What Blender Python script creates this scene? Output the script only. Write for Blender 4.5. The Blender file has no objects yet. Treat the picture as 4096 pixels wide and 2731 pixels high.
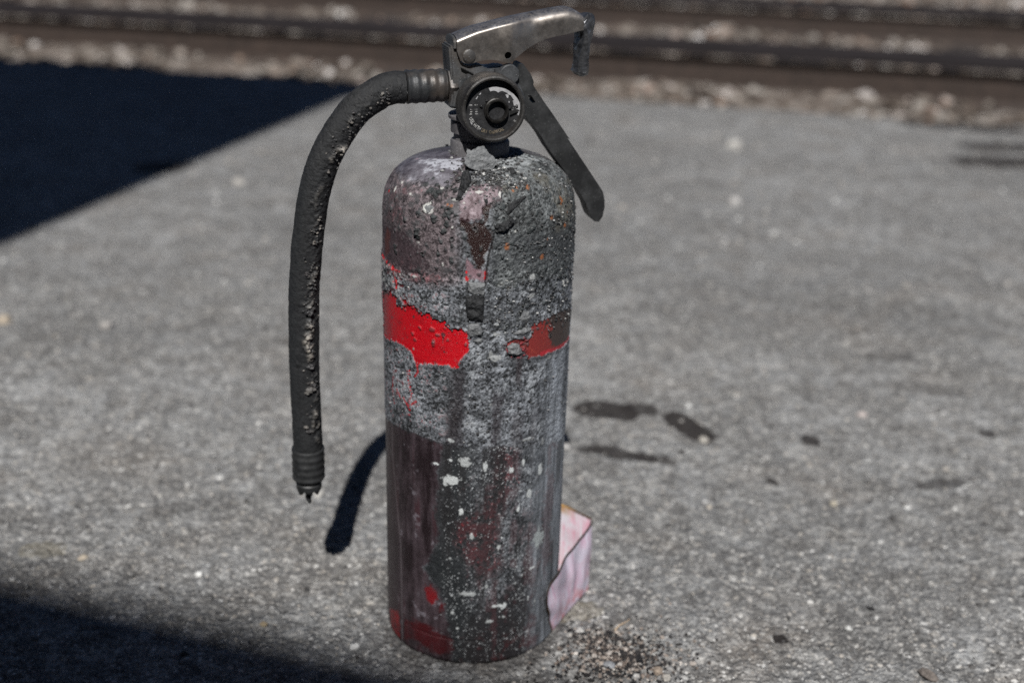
import bpy, bmesh, math, random
import numpy as np
from mathutils import Vector, Matrix

random.seed(7); RNG = np.random.default_rng(7)
SC = bpy.context.scene
COL = SC.collection
rad = math.radians

# ------------------------------------------------------------------ camera, sky, sun, exposure
CAM = np.array([0.0, -0.77009, 0.51659]); PITCH, YAW, ROLL = 0.365858, 0.031601, 0.027240
LENS = 42.0
_F = np.array([math.sin(YAW)*math.cos(PITCH), math.cos(YAW)*math.cos(PITCH), -math.sin(PITCH)])
_R0 = np.array([math.cos(YAW), -math.sin(YAW), 0.0]); _U0 = np.cross(_R0, _F)
_R = math.cos(ROLL)*_R0 + math.sin(ROLL)*_U0; _U = -math.sin(ROLL)*_R0 + math.cos(ROLL)*_U0
cd = bpy.data.cameras.new('camera'); cam = bpy.data.objects.new('camera', cd); COL.objects.link(cam)
m = Matrix.Identity(4)
for i in range(3):
    m[i][0], m[i][1], m[i][2], m[i][3] = _R[i], _U[i], -_F[i], CAM[i]
cam.matrix_world = m
cd.lens = LENS; cd.sensor_width = 36.0; cd.clip_end = 3000; cd.clip_start = 0.02
cd.dof.use_dof = True; cd.dof.focus_distance = 0.730; cd.dof.aperture_fstop = 4.0; cd.dof.aperture_blades = 9
SC.camera = cam

SUN_AZ, SUN_EL = rad(2.0), rad(47.0)       # shadows fall towards +y, a touch to the right
w = bpy.data.worlds.new('World'); SC.world = w; w.use_nodes = True
nt = w.node_tree; nt.nodes.clear()
sk = nt.nodes.new('ShaderNodeTexSky'); sk.sky_type = 'NISHITA'; sk.sun_disc = False
sk.altitude = 1800; sk.air_density = 0.45; sk.dust_density = 0.05
sk.sun_elevation = SUN_EL; sk.sun_rotation = math.pi + SUN_AZ
bg = nt.nodes.new('ShaderNodeBackground'); bg.inputs['Strength'].default_value = 0.05
wo = nt.nodes.new('ShaderNodeOutputWorld')
nt.links.new(sk.outputs[0], bg.inputs[0]); nt.links.new(bg.outputs[0], wo.inputs[0])
sl = bpy.data.lights.new('sun', 'SUN'); sl.energy = 5.0; sl.angle = rad(0.53); sl.color = (1.0, 0.98, 0.95)
sun = bpy.data.objects.new('sun', sl); COL.objects.link(sun)
sdir = Vector((math.sin(SUN_AZ)*math.cos(SUN_EL), math.cos(SUN_AZ)*math.cos(SUN_EL), -math.sin(SUN_EL)))
sun.rotation_euler = sdir.to_track_quat('-Z', 'Y').to_euler()
sun.location = (0, -6, 6)
SC.view_settings.view_transform = 'Standard'; SC.view_settings.look = 'None'
SC.view_settings.exposure = 0.0; SC.view_settings.gamma = 1.0; SC.view_settings.use_curve_mapping = False
SC.render.engine = 'CYCLES'
SC.cycles.use_denoising = False
SC.cycles.max_bounces = 6

# ------------------------------------------------------------------ helpers
FPX = LENS/36.0*4096
def ray(px, py):
    d = _F + (px-2048.0)/FPX*_R - (py-1365.5)/FPX*_U
    return d/np.linalg.norm(d)
def ground(px, py, z=0.0):
    d = ray(px, py); t = (z-CAM[2])/d[2]; return CAM + t*d
PHI = rad(14.0)
E1 = np.array([math.cos(PHI), math.sin(PHI), 0.0]); E2 = np.array([math.sin(PHI), -math.cos(PHI), 0.0])
def W(u, off, z): return u*E1 + off*E2 + np.array([0, 0, z])
def V(px, py, off=0.0):                     # a point of the upright plane the valve lies in -> (u, z)
    d = ray(px, py); t = (off-CAM@E2)/(d@E2); P = CAM+t*d
    return np.array([P@E1, P[2]])
def q1(x, y): return 1500+.43365*x, .43365*y
def V1(x, y, off=0.0): return V(*q1(x, y), off)

def lin(r, g, b, k=1.0):
    f = lambda c: (c/12.92 if c <= .04045 else ((c+.055)/1.055)**2.4)
    return tuple(f(c/255.0)*k for c in (r, g, b))

def link_mesh(name, me, mat=None, parent=None):
    o = bpy.data.objects.new(name, me); COL.objects.link(o)
    if mat is not None: me.materials.append(mat)
    if parent is not None: o.parent = parent
    return o
def mesh_np(name, verts, faces, mat=None, parent=None, smooth=True):
    verts = np.asarray(verts, dtype=np.float32); faces = np.asarray(faces, dtype=np.int32)
    me = bpy.data.meshes.new(name)
    n = faces.shape[1]
    me.vertices.add(len(verts)); me.vertices.foreach_set('co', verts.ravel())
    me.loops.add(faces.size); me.loops.foreach_set('vertex_index', faces.ravel())
    me.polygons.add(len(faces)); me.polygons.foreach_set('loop_start', np.arange(0, faces.size, n, dtype=np.int32))
    me.update(calc_edges=True); me.validate()
    me.polygons.foreach_set('use_smooth', np.full(len(me.polygons), smooth)); me.update()
    return link_mesh(name, me, mat, parent)
def bm_obj(name, bm, mat=None, parent=None, smooth=False):
    bmesh.ops.recalc_face_normals(bm, faces=bm.faces[:])
    me = bpy.data.meshes.new(name); bm.to_mesh(me); bm.free()
    if smooth:
        me.polygons.foreach_set('use_smooth', np.full(len(me.polygons), True))
        try: me.set_sharp_from_angle(angle=rad(40))
        except Exception: pass
    return link_mesh(name, me, mat, parent)
def tag(o, label=None, cat=None, group=None, kind=None):
    if label: o['label'] = label
    if cat: o['category'] = cat
    if group: o['group'] = group
    if kind: o['kind'] = kind
    return o
def empty(name, loc=(0, 0, 0), rz=0.0):
    o = bpy.data.objects.new(name, None); COL.objects.link(o); o.location = loc; o.rotation_euler = (0, 0, rz)
    o.empty_display_size = .05
    return o

def _hash(ix, iy, iz, s):
    h = (ix*374761393 + iy*668265263 + iz*2147483647 + s*1274126177) & 0xFFFFFFFF
    h = ((h ^ (h >> 13))*1274126177) & 0xFFFFFFFF
    h = ((h ^ (h >> 16))*2246822519) & 0xFFFFFFFF
    return (h ^ (h >> 15)) & 0xFFFFFFFF
def vnoise(P, f, seed=0):                   # value noise in -1..1; P (...,3)
    Q = P*f + 137.31; I = np.floor(Q).astype(np.int64); t = Q-I; t = t*t*t*(t*(t*6-15)+10)
    out = 0.0
    for dx in (0, 1):
        wx = t[..., 0] if dx else 1-t[..., 0]
        for dy in (0, 1):
            wy = t[..., 1] if dy else 1-t[..., 1]
            for dz in (0, 1):
                wz = t[..., 2] if dz else 1-t[..., 2]
                h = _hash(I[..., 0]+dx, I[..., 1]+dy, I[..., 2]+dz, seed)
                out = out + wx*wy*wz*(h/2147483647.5-1.0)
    return out
def fbm(P, f, oct=4, seed=0, gain=.5):
    a, s, tot = 1.0, 0.0, 0.0
    for k in range(oct):
        s = s + a*vnoise(P, f*2.03**k, seed+k*17); tot += a; a *= gain
    return s/tot*1.5
def sstep(a, b, x):
    t = np.clip((x-a)/(b-a), 0, 1); return t*t*(3-2*t)
def sd_poly(X, Y, pts):                     # signed distance (negative inside)
    pts = np.asarray(pts, float); n = len(pts)
    d = np.full(X.shape, 1e9); ins = np.zeros(X.shape, bool)
    for i in range(n):
        ax, ay = pts[i]; bx, by = pts[(i+1) % n]
        ex, ey = bx-ax, by-ay; L = ex*ex+ey*ey+1e-18
        t = np.clip(((X-ax)*ex+(Y-ay)*ey)/L, 0, 1)
        d = np.minimum(d, (X-ax-t*ex)**2+(Y-ay-t*ey)**2)
        c = ((ay > Y) != (by > Y)) & (X < (bx-ax)*(Y-ay)/(by-ay+1e-18)+ax); ins ^= c
    d = np.sqrt(d); return np.where(ins, -d, d)

def spline(pts, n):                         # Catmull-Rom through pts, n samples
    p = np.asarray(pts, float); p = np.vstack([2*p[0]-p[1], p, 2*p[-1]-p[-2]])
    seg = len(p)-3; out = []
    for v in np.linspace(0, seg-1e-6, n):
        i = int(v); t = v-i; a, b, c, d = p[i:i+4]
        out.append(.5*((2*b)+(-a+c)*t+(2*a-5*b+4*c-d)*t*t+(-a+3*b-3*c+d)*t**3))
    return np.array(out)
def grid_faces(r, c, wrap=False):
    i = np.arange(r-1)[:, None]; j = np.arange(c if wrap else c-1)[None, :]; k = (j+1) % c
    return np.stack([i*c+j, i*c+k, (i+1)*c+k, (i+1)*c+j], -1).reshape(-1, 4)

# ---- node helpers
class NT:
    def __init__(s, name):
        s.m = bpy.data.materials.new(name); s.m.use_nodes = True; s.t = s.m.node_tree; s.t.nodes.clear()
        s.out = s.n('ShaderNodeOutputMaterial'); s.b = s.n('ShaderNodeBsdfPrincipled'); s.l(s.b.outputs[0], s.out.inputs[0])
    def n(s, ty, **kw):
        o = s.t.nodes.new(ty)
        for k, v in kw.items(): setattr(o, k, v)
        return o
    def l(s, a, b): s.t.links.new(a, b)
    def coord(s, which='Object'): return s.n('ShaderNodeTexCoord').outputs[which]
    def noise(s, vec, scale, detail=4, rough=.55, dist=0.0):
        o = s.n('ShaderNodeTexNoise'); s.l(vec, o.inputs['Vector']); o.inputs['Scale'].default_value = scale
        o.inputs['Detail'].default_value = detail; o.inputs['Roughness'].default_value = rough; o.inputs['Distortion'].default_value = dist
        return o.outputs['Fac']
    def voro(s, vec, scale, feat='F1', out='Distance', rnd=1.0):
        o = s.n('ShaderNodeTexVoronoi', feature=feat); s.l(vec, o.inputs['Vector']); o.inputs['Scale'].default_value = scale
        o.inputs['Randomness'].default_value = rnd
        return o.outputs[out]
    def ramp(s, fac, stops):
        o = s.n('ShaderNodeValToRGB'); s.l(fac, o.inputs[0]); e = o.color_ramp.elements
        while len(e) > 1: e.remove(e[-1])
        for i, (p, c) in enumerate(stops):
            x = e[0] if i == 0 else e.new(p)
            x.position = p; x.color = (c, c, c, 1) if isinstance(c, (int, float)) else (*c, 1)
        return o.outputs['Color']
    def mix(s, fac, a, b, mode='MIX'):
        o = s.n('ShaderNodeMix', data_type='RGBA', blend_type=mode)
        for k, v in ((0, fac), (6, a), (7, b)):
            if isinstance(v, (int, float)): o.inputs[k].default_value = v if k == 0 else (v, v, v, 1)
            elif isinstance(v, tuple): o.inputs[k].default_value = (*v, 1)
            else: s.l(v, o.inputs[k])
        return o.outputs[2]
    def math(s, op, a, b=0.0):
        o = s.n('ShaderNodeMath', operation=op)
        for k, v in ((0, a), (1, b)):
            if isinstance(v, (int, float)): o.inputs[k].default_value = v
            else: s.l(v, o.inputs[k])
        return o.outputs[0]
    def setc(s, key, v):
        i = s.b.inputs[key]
        if isinstance(v, (int, float)): i.default_value = v
        elif isinstance(v, tuple): i.default_value = (*v, 1)
        else: s.l(v, i)
    def bump(s, h, dist, strength=1.0, prev=None):
        o = s.n('ShaderNodeBump'); s.l(h, o.inputs['Height']); o.inputs['Distance'].default_value = dist
        o.inputs['Strength'].default_value = strength
        if prev is not None: s.l(prev, o.inputs['Normal'])
        return o.outputs[0]
    def mapping(s, vec, scale=(1, 1, 1), rot=(0, 0, 0)):
        o = s.n('ShaderNodeMapping'); s.l(vec, o.inputs[0]); o.inputs['Scale'].default_value = scale; o.inputs['Rotation'].default_value = rot
        return o.outputs[0]

def mat_soot_metal(name, base, dust, metallic=.0, rough=.55, dusty=.45, grain=900, bump=.00025, tint=None):
    s = NT(name); c = s.coord()
    a = s.noise(c, 60, 6, .65); f = s.noise(c, grain, 4, .7)
    k = s.ramp(a, [(.5-.18*dusty, 0.0), (.86, 1.0)])
    col = s.mix(s.math('MULTIPLY', k, s.ramp(f, [(.3, .35), (.7, 1.0)])), base, dust)
    if tint: col = s.mix(s.ramp(s.noise(c, 38, 3), [(.55, 0.0), (.72, .8)]), col, tint)
    sp = s.voro(c, 520, out='Distance'); col = s.mix(s.ramp(sp, [(.09, .7), (.16, 0.0)]), col, tuple(min(1, x*1.5) for x in dust))
    s.setc('Base Color', col); s.setc('Metallic', metallic)
    s.setc('Roughness', s.ramp(a, [(.3, rough-.12), (.75, min(1, rough+.2))]))
    s.setc('Normal', s.bump(s.noise(c, 420, 5, .7), bump, 1.0))
    return s.m

# ------------------------------------------------------------------ the ground
def ground_material():
    s = NT('weathered_concrete'); c = s.coord()
    n1 = s.noise(c, 2.2, 4, .6); n2 = s.noise(c, 13, 5, .65); n3 = s.noise(c, 90, 5, .75); n4 = s.noise(c, 420, 3, .7)
    base = s.ramp(n1, [(.32, (.165, .168, .171)), (.66, (.43, .436, .44))])
    base = s.mix(s.ramp(n2, [(.44, 0.0), (.60, .75)]), base, (.135, .131, .127))
    base = s.mix(s.ramp(s.noise(c, 22, 4, .65), [(.54, 0.0), (.68, .6)]), base, (.46, .455, .44))
    base = s.mix(s.ramp(s.noise(c, 31, 4, .7), [(.47, 0.0), (.62, .75)]), base, (.105, .100, .096))
    base = s.mix(s.ramp(s.noise(c, 7, 4, .6), [(.52, 0.0), (.72, .42)]), base, (.24, .195, .155))
    base = s.mix(s.ramp(s.noise(c, 5, 5, .65, .6), [(.50, 0.0), (.66, .55)]), base, (.12, .115, .11))
    base = s.mix(s.ramp(n3, [(.38, .8), (.54, 0.0)]), base, (.12, .117, .115))
    base = s.mix(s.ramp(n3, [(.53, 0.0), (.68, .8)]), base, (.53, .52, .50))
    # aggregate: stones of several sizes, each with its own grey or tan
    for sc, lo, hi, amt in ((60, .16, .26, .5), (120, .22, .33, .8), (230, .26, .38, .85), (430, .28, .42, .7)):
        vo = s.n('ShaderNodeTexVoronoi'); s.l(c, vo.inputs['Vector']); vo.inputs['Scale'].default_value = sc
        cc = s.n('ShaderNodeSeparateColor'); s.l(vo.outputs['Color'], cc.inputs[0])
        stone = s.ramp(cc.outputs[0], [(.0, (.05, .05, .052)), (.25, (.19, .188, .185)), (.5, (.36, .355, .345)), (.75, (.47, .43, .38)), (.9, (.66, .65, .63)), (1.0, (.80, .79, .77))])
        pick = s.ramp(cc.outputs[1], [(.45, 0.0), (.5, amt)])
        m_ = s.math('MULTIPLY', s.ramp(vo.outputs['Distance'], [(lo, 1.0), (hi, 0.0)]), pick)
        base = s.mix(m_, base, stone)
    base = s.mix(s.ramp(n4, [(.34, .55), (.48, 0.0)]), base, (.07, .07, .07))
    base = s.mix(s.ramp(n4, [(.58, 0.0), (.72, .7)]), base, (.66, .655, .64))
    # tar and oil stains with shapes of their own; contact shadow painted at the cylinder base
    sep = s.n('ShaderNodeSeparateXYZ'); s.l(c, sep.inputs[0])
    wob = s.math('MULTIPLY', s.math('SUBTRACT', s.noise(c, 55, 7, .8), .5), 3.0)
    for (px, py, rx, ry, dark, deg) in STAINS_AND_SHADE:
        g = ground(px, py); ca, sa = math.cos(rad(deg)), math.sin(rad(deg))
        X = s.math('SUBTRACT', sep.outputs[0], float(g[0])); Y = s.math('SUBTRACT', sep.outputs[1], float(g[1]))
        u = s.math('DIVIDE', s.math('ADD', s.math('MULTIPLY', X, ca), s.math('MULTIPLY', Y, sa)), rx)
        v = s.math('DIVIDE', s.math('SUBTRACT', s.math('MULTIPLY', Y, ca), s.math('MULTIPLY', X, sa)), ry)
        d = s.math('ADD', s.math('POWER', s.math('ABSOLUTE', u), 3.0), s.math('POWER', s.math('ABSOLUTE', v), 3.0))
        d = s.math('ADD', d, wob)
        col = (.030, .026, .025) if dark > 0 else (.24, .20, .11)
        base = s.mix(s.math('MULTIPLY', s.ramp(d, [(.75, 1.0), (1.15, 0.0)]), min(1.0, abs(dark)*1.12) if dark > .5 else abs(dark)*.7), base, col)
    s.setc('Base Color', base); s.setc('Roughness', .88); s.b.inputs['Specular IOR Level'].default_value = .25
    h = s.math('ADD', s.math('MULTIPLY', n3, 1.0), s.math('MULTIPLY', n4, .6))
    h = s.math('SUBTRACT', h, s.math('MULTIPLY', s.voro(c, 210), .8))
    s.setc('Normal', s.bump(h, .0030, .9))
    return s.m
STAINS_AND_SHADE = [(1889, 2456, .071, .071, .55, 0), (2425, 1645, .036, .024, .85, -12), (2560, 1640, .020, .016, .75, -10), (2760, 1715, .017, .040, .85, 25), (2650, 1665, .010, .008, .5, 0), (2500, 1822, .042, .011, .8, -16), (2620, 1845, .020, .008, .6, -10), (2390, 1795, .022, .008, .65, 12),  # first ellipse is contact shade painted under the cylinder
          (640, 668, .05, .05, .8, 10), (3850, 505, .16, .06, .85, -20), (4040, 590, .12, .05, .8, 0), (4050, 650, .14, .06, .8, 0), (3560, 1430, .03, .02, .5, 0), (3730, 1560, .05, .02, .5, -20),
          (3240, 1765, .010, .012, .8, 0), (3760, 1940, .028, .010, .6, 12), (2310, 2450, .022, .012, -.4, 20), (170, 2205, .020, .012, -.35, 0), (900, 2010, .07, .012, .3, 15), (450, 2060, .08, .012, .3, 10),
          (3090, 1930, .006, .006, .8, 0), (3950, 1740, .01, .01, .7, 0), (3120, 2560, .006, .006, .9, 0), (1300, 900, .2, .05, .25, 0), (3300, 1250, .25, .08, .22, -10), (700, 1350, .2, .04, .22, 5)]
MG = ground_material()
TR = rad(-15.0)                              # the track's direction on the ground
T1 = np.array([math.cos(TR), math.sin(TR)]); T2 = np.array([-math.sin(TR), math.cos(TR)])
def trk(a, b, z): p = T1*a + T2*b; return (p[0], p[1], z)
EDGE_B = float(np.array([.08, 2.42])@T2)     # road edge, measured across the track

# the road sheet: from behind the camera to its ragged edge at the ballast
RBASE = .0622; na = 260; aa = np.linspace(-9, 9, na)
er = EDGE_B + .05*fbm(np.stack([aa, aa*0, aa*0], -1), 1.6, 4, 5) + .018*fbm(np.stack([aa, aa*0+3, aa*0], -1), 9, 3, 9)
rows = [(-14, 0), (-3, 0), (0, 0)]
vs = []
for b, z in [(-16.0, 0), (-6.0, 0), (-1.0, 0), (1.0, 0)]:
    vs += [trk(a, b, z) for a in aa]
vs += [trk(a, e-.03, 0) for a, e in zip(aa, er)] + [trk(a, e, -.006) for a, e in zip(aa, er)] + [trk(a, e+.012, -.09) for a, e in zip(aa, er)]
vs = np.array(vs); fs = grid_faces(7, na)
NRX, NRY = 700, 470                           # rough skin of the concrete round the cylinder
yy = np.linspace(0, 1, NRY)**1.25*.95-.16; xx = np.linspace(-1, 1, NRX)
PX = xx[None, :]*(.40+.46*(yy[:, None]+.16))+.06; PY = yy[:, None]+0*PX
Q = np.stack([PX, PY, 0*PX], -1)
h = .0011*fbm(Q, 95, 3, 201, .6)+.0007*vnoise(Q, 260, 207)+.0005*vnoise(Q, 520, 209)
h = np.where(h > 0, h, h*1.5); ed = np.minimum(np.minimum(np.arange(NRY)[:, None], NRY-1-np.arange(NRY)[:, None]), np.minimum(np.arange(NRX)[None], NRX-1-np.arange(NRX)[None]))
h = np.clip(h, -.0012, .0016)+.0014; h = np.where(ed < 3, -.001, h)
h = np.where(np.hypot(PX, PY) < RBASE, -.001, h)
fs = np.vstack([fs, grid_faces(NRY, NRX)+len(vs)]); vs = np.vstack([vs, np.stack([PX, PY, h], -1).reshape(-1, 3)])
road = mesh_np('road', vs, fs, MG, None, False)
tag(road, 'flat worn grey concrete yard surface with dark tar stains', None, None, 'structure')

s = NT('dusty_earth'); c = s.coord()
s.setc('Base Color', s.ramp(s.noise(c, 14, 6, .7), [(.3, (.13, .10, .08)), (.7, (.34, .29, .24))])); s.setc('Roughness', .95)
s.setc('Normal', s.bump(s.noise(c, 40, 6, .7), .03))
bm = bmesh.new()
bmesh.ops.create_grid(bm, x_segments=2, y_segments=2, size=900)
g_ = bm_obj('ground', bm, s.m); g_.location = (0, 0, -.075); tag(g_, 'brown dusty earth under the railway and beyond', None, None, 'structure')

# ------------------------------------------------------------------ stones: joined meshes of jittered pebbles
def stone_mesh(name, P, size, mat, flat=.65, sub=1, seed=1):
    bm = bmesh.new(); bmesh.ops.create_icosphere(bm, subdivisions=sub, radius=1.0)
    bv = np.array([v.co[:] for v in bm.verts]); bf = np.array([[v.index for v in f.verts] for f in bm.faces]); bm.free()
    rg = np.random.default_rng(seed); n = len(P)
    rot = rg.uniform(0, 2*np.pi, n); sc = np.stack([rg.uniform(.7, 1.25, n), rg.uniform(.7, 1.25, n), rg.uniform(.7, 1.1, n)*flat], -1)*size[:, None]
    v = bv[None]*(1+rg.uniform(-.26, .26, (n, len(bv), 1)))*sc[:, None]
    c_, s_ = np.cos(rot)[:, None], np.sin(rot)[:, None]; tx = rg.uniform(-.5, .5, n)[:, None]
    x = v[..., 0]*c_-v[..., 1]*s_; y = v[..., 0]*s_+v[..., 1]*c_; z = v[..., 2]
    y, z = y*np.cos(tx)-z*np.sin(tx), y*np.sin(tx)+z*np.cos(tx)
    v = np.stack([x, y, z], -1)+P[:, None]
    f = (bf[None]+np.arange(n)[:, None, None]*len(bv)).reshape(-1, 3)
    o = mesh_np(name, v.reshape(-1, 3), f, mat, None, False); tag(o, kind='stuff'); return o
def stone_material(name, stops, rough=.85, spec=.3):
    s = NT(name); c = s.coord(); g = s.n('ShaderNodeNewGeometry')
    col = s.ramp(g.outputs['Random Per Island'], stops)
    col = s.mix(s.ramp(s.noise(c, 160, 4), [(.35, .45), (.6, 0.0)]), col, (.06, .05, .045))
    s.setc('Base Color', col); s.setc('Roughness', rough); s.b.inputs['Specular IOR Level'].default_value = spec
    s.setc('Normal', s.bump(s.noise(c, 240, 4), .003)); return s.m
MB = stone_material('ballast_stone', [(0, (.035, .028, .024)), (.25, (.085, .066, .053)), (.5, (.165, .135, .112)), (.72, (.27, .24, .21)), (.86, (.42, .39, .355)), (.94, (.22, .125, .075)), (1, (.78, .76, .74))])
RAIL_B = float(np.array([.09, 2.837])@T2); GAUGE = 1.435+.07
A_ = RNG.uniform(-3.6, 5, 24000); B_ = EDGE_B-.02+4.4*RNG.uniform(0, 1, 24000)**1.25
keep = np.ones(len(A_), bool)
for k in (0, 1): keep &= ~(np.abs(B_-RAIL_B-k*GAUGE) < .072)
SLP = .56
cl = np.abs(((A_+.1) % SLP)-SLP/2) < .085
keep &= ~(cl & (B_ > RAIL_B-.45) & (B_ < RAIL_B+GAUGE+.45) & (RNG.uniform(0, 1, len(A_)) < .86))
A_, B_ = A_[keep], B_[keep]
near = B_ < RAIL_B-.08
sz = np.where(near, RNG.uniform(.008, .021, len(A_))*np.where(RNG.uniform(0, 1, len(A_)) < .04, 1.4, 1.0), RNG.uniform(.012, .028, len(A_)))
zz = -.034+np.abs(fbm(np.stack([A_, B_, A_*0], -1), 1.5, 3, 3))*.025 + sz*.3 + np.where(near, .02*np.clip((B_-EDGE_B)/.25, 0, 1), 0)
edge = np.clip((B_-EDGE_B)/.10, 0, 1); zz = np.where(B_ < EDGE_B+.10, zz+.015*(1-edge), zz)
P = np.stack([T1[0]*A_+T2[0]*B_, T1[1]*A_+T2[1]*B_, zz], -1)
o = stone_mesh('ballast', P, sz, MB, .75, 1, 3); tag(o, 'pale tan and grey crushed stone ballast around the rails', None, None, 'stuff')

s = NT('crushed_stone_bed'); c = s.coord(); vo = s.n('ShaderNodeTexVoronoi'); s.l(c, vo.inputs['Vector']); vo.inputs['Scale'].default_value = 34
cc = s.n('ShaderNodeSeparateColor'); s.l(vo.outputs['Color'], cc.inputs[0])
k_ = s.ramp(cc.outputs[0], [(0, (.05, .038, .03)), (.3, (.13, .10, .08)), (.6, (.25, .205, .175)), (.85, (.38, .34, .30)), (1, (.52, .49, .46))])
s.setc('Base Color', s.mix(s.ramp(vo.outputs['Distance'], [(.35, 0.0), (.6, .8)]), k_, (.10, .08, .065))); s.setc('Roughness', .92)
s.setc('Normal', s.bump(vo.outputs['Distance'], -.02)); 
nb_ = 60; bb = np.linspace(0, 6.5, nb_); aa2 = np.linspace(-9, 9, 200); vs = []
for b in bb:
    for a in aa2:
        d_ = abs(b+EDGE_B-RAIL_B); z = -.034+.012*math.sin(a*3.1+b*5)+.006*math.sin(a*11-b*7)
        if b+EDGE_B < RAIL_B: z += .022*min(1, b/.22)
        vs.append(trk(a, EDGE_B+.02+b, z))
tb = mesh_np('track_bed', vs, grid_faces(nb_, 200), s.m, None, True); tag(tb, 'packed pale stone bed under the rails', None, None, 'structure')

# small grit lying on the concrete
MGr = stone_material('grit_stone', [(0, (.02, .02, .022)), (.25, (.07, .069, .068)), (.42, (.20, .198, .195)), (.62, (.38, .375, .365)), (.78, (.50, .46, .41)), (.9, (.64, .635, .62)), (1, (.80, .80, .78))])
n = 15000
gy = -.22+2.3*RNG.uniform(0, 1, n)**1.5; gx = RNG.uniform(-1, 1, n)*(.62+.45*gy)+.08
gs = RNG.uniform(.0005, .0013, n)*np.where(RNG.uniform(0, 1, n) < .17, RNG.uniform(1.5, 2.9, n), 1.0)*(1+.55*np.clip(gy, 0, 2))
hole = np.hypot(gx, gy) > .067
P = np.stack([gx, gy, gs*.10+.0010*np.clip(1.6-gy*2, 0, 1)], -1)[hole]
o = stone_mesh('grit', P, gs[hole], MGr, .6, 1, 5); tag(o, 'fine loose grit scattered over the grey concrete', None, None, 'stuff')
MDg = stone_material('dark_gravel', [(0, (.008, .008, .010)), (.62, (.022, .022, .024)), (.70, (.20, .155, .13)), (.86, (.38, .32, .275)), (1, (.6, .56, .52))])
cx, cy = ground(2470, 2640)[:2]
n = 1700; sp_w = np.where(RNG.uniform(0, 1, n) < .55, 1.0, 2.1); ga = RNG.normal(0, .015, n)*sp_w+cx; gb = RNG.normal(0, .011, n)*sp_w+cy
ga2 = RNG.normal(0, .012, 250)+ground(2390, 2560)[0]; gb2 = RNG.normal(0, .006, 250)+ground(2390, 2560)[1]
ga = np.r_[ga, ga2]; gb = np.r_[gb, gb2]
kk = np.hypot(ga, gb) > .072; ga, gb = ga[kk], gb[kk]
gs = RNG.uniform(.0005, .0014, len(ga))*np.where(RNG.uniform(0, 1, len(ga)) < .05, 1.9, 1.0)
o = stone_mesh('gravel', np.stack([ga, gb, gs*.4+.0018], -1), gs, MDg, .7, 1, 8); tag(o, 'spilled black and tan gravel on the concrete right of the cylinder', None, None, 'stuff')

# pebbles one can point to
def pebble(name, px, py, r, rgb, label, cat='pebble', flat=.6, seed=0, group=None):
    g = ground(px, py); rg = random.Random(seed)
    bm = bmesh.new(); bmesh.ops.create_icosphere(bm, subdivisions=2, radius=1.0)
    ph = [rg.uniform(0, 6) for _ in range(6)]
    for v in bm.verts:
        k = 1+.16*math.sin(3*v.co.x+ph[0])+.13*math.sin(4*v.co.y+ph[1])+.12*math.sin(5*v.co.z+ph[2])+rg.uniform(-.06, .06)
        v.co = Vector((v.co.x*k*r*rg.uniform(.97, 1.03), v.co.y*k*r*.8, v.co.z*k*r*flat))
    s = NT('pebble_stone'); c = s.coord()
    rgb = tuple(x*.82 for x in rgb)
    s.setc('Base Color', s.mix(s.ramp(s.noise(c, 500, 4), [(.4, .6), (.6, 0.0)]), rgb, tuple(x*.45 for x in rgb))); s.setc('Roughness', .85)
    s.setc('Normal', s.bump(s.noise(c, 900, 4), .0006))
    o = bm_obj(name, bm, s.m, None, False); o.location = (g[0], g[1], r*flat*.5+(.0013 if g[1] < .7 else 0)); o.rotation_euler = (0, 0, rg.uniform(0, 6))
    tag(o, label, cat, group or 'loose stones on the concrete'); return o
PEB = [(2436, 2668, .0048, (.33, .34, .36), 'flat pale grey pebble in the black gravel at the bottom edge'),
       (2628, 2692, .0046, (.42, .34, .27), 'rounded tan pebble beside the black gravel'),
       (2665, 2722, .0042, (.55, .52, .47), 'cream pebble cut by the bottom edge of the picture'),
       (2322, 2532, .0042, (.55, .54, .52), 'long whitish chip between the cylinder and the black gravel'),
       (3393, 2521, .0036, (.72, .72, .70), 'bright white pebble alone on the concrete at lower right'),
       (3332, 2022, .0042, (.62, .56, .45), 'cream pebble right of the middle of the bare concrete'),
       (2836, 2035, .0034, (.60, .54, .46), 'small cream pebble above right of the pink sheet'),
       (3818, 2044, .0034, (.75, .74, .72), 'small white pebble near the right edge'),
       (2264, 1795, .0052, (.70, .68, .66), 'white pebble touching the right outline of the cylinder'),
       (2815, 1772, .0070, (.62, .58, .52), 'pale pebble lying in the dark tar stain'),
       (3444, 1668, .0060, (.66, .58, .55), 'pinkish white pebble in the middle of the right half'),
       (430, 1312, .0105, (.58, .55, .52), 'large pale pebble left of the hanging hose'),
       (958, 735, .0130, (.60, .57, .53), 'pale pebble just below the big shadow'),
       (18, 1292, .0110, (.66, .56, .44), 'cream pebble at the left edge of the picture'),
       (2940, 815, .0140, (.62, .60, .58), 'white pebble far back on the concrete right of the lever'),
       (2935, 590, .020, (.62, .60, .56), 'pale stone on the far concrete near the ballast'),
       (640, 1990, .0028, (.62, .60, .56), 'small pale chip on the concrete below the large pale pebble'),
       (1275, 1990, .0060, (.66, .64, .60), 'white pebble behind the torn end of the hose'),
       (1055, 2505, .0036, (.50, .40, .26), 'tan pebble near the bottom left shadow'),
       (332, 2240, .0046, (.58, .50, .40), 'cream pebble near the left edge above the shadow')]
for i, p_ in enumerate(PEB): pebble('pebble', p_[0], p_[1], p_[2]*.85, *p_[3:], seed=i)
pebble('brick_fragment', 3712, 2716, .0060, (.22, .19, .17), 'broken brown fragment at the bottom right corner', 'rubble', .8, 77)
g = ground(2490, 2510); bm = bmesh.new()
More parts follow.
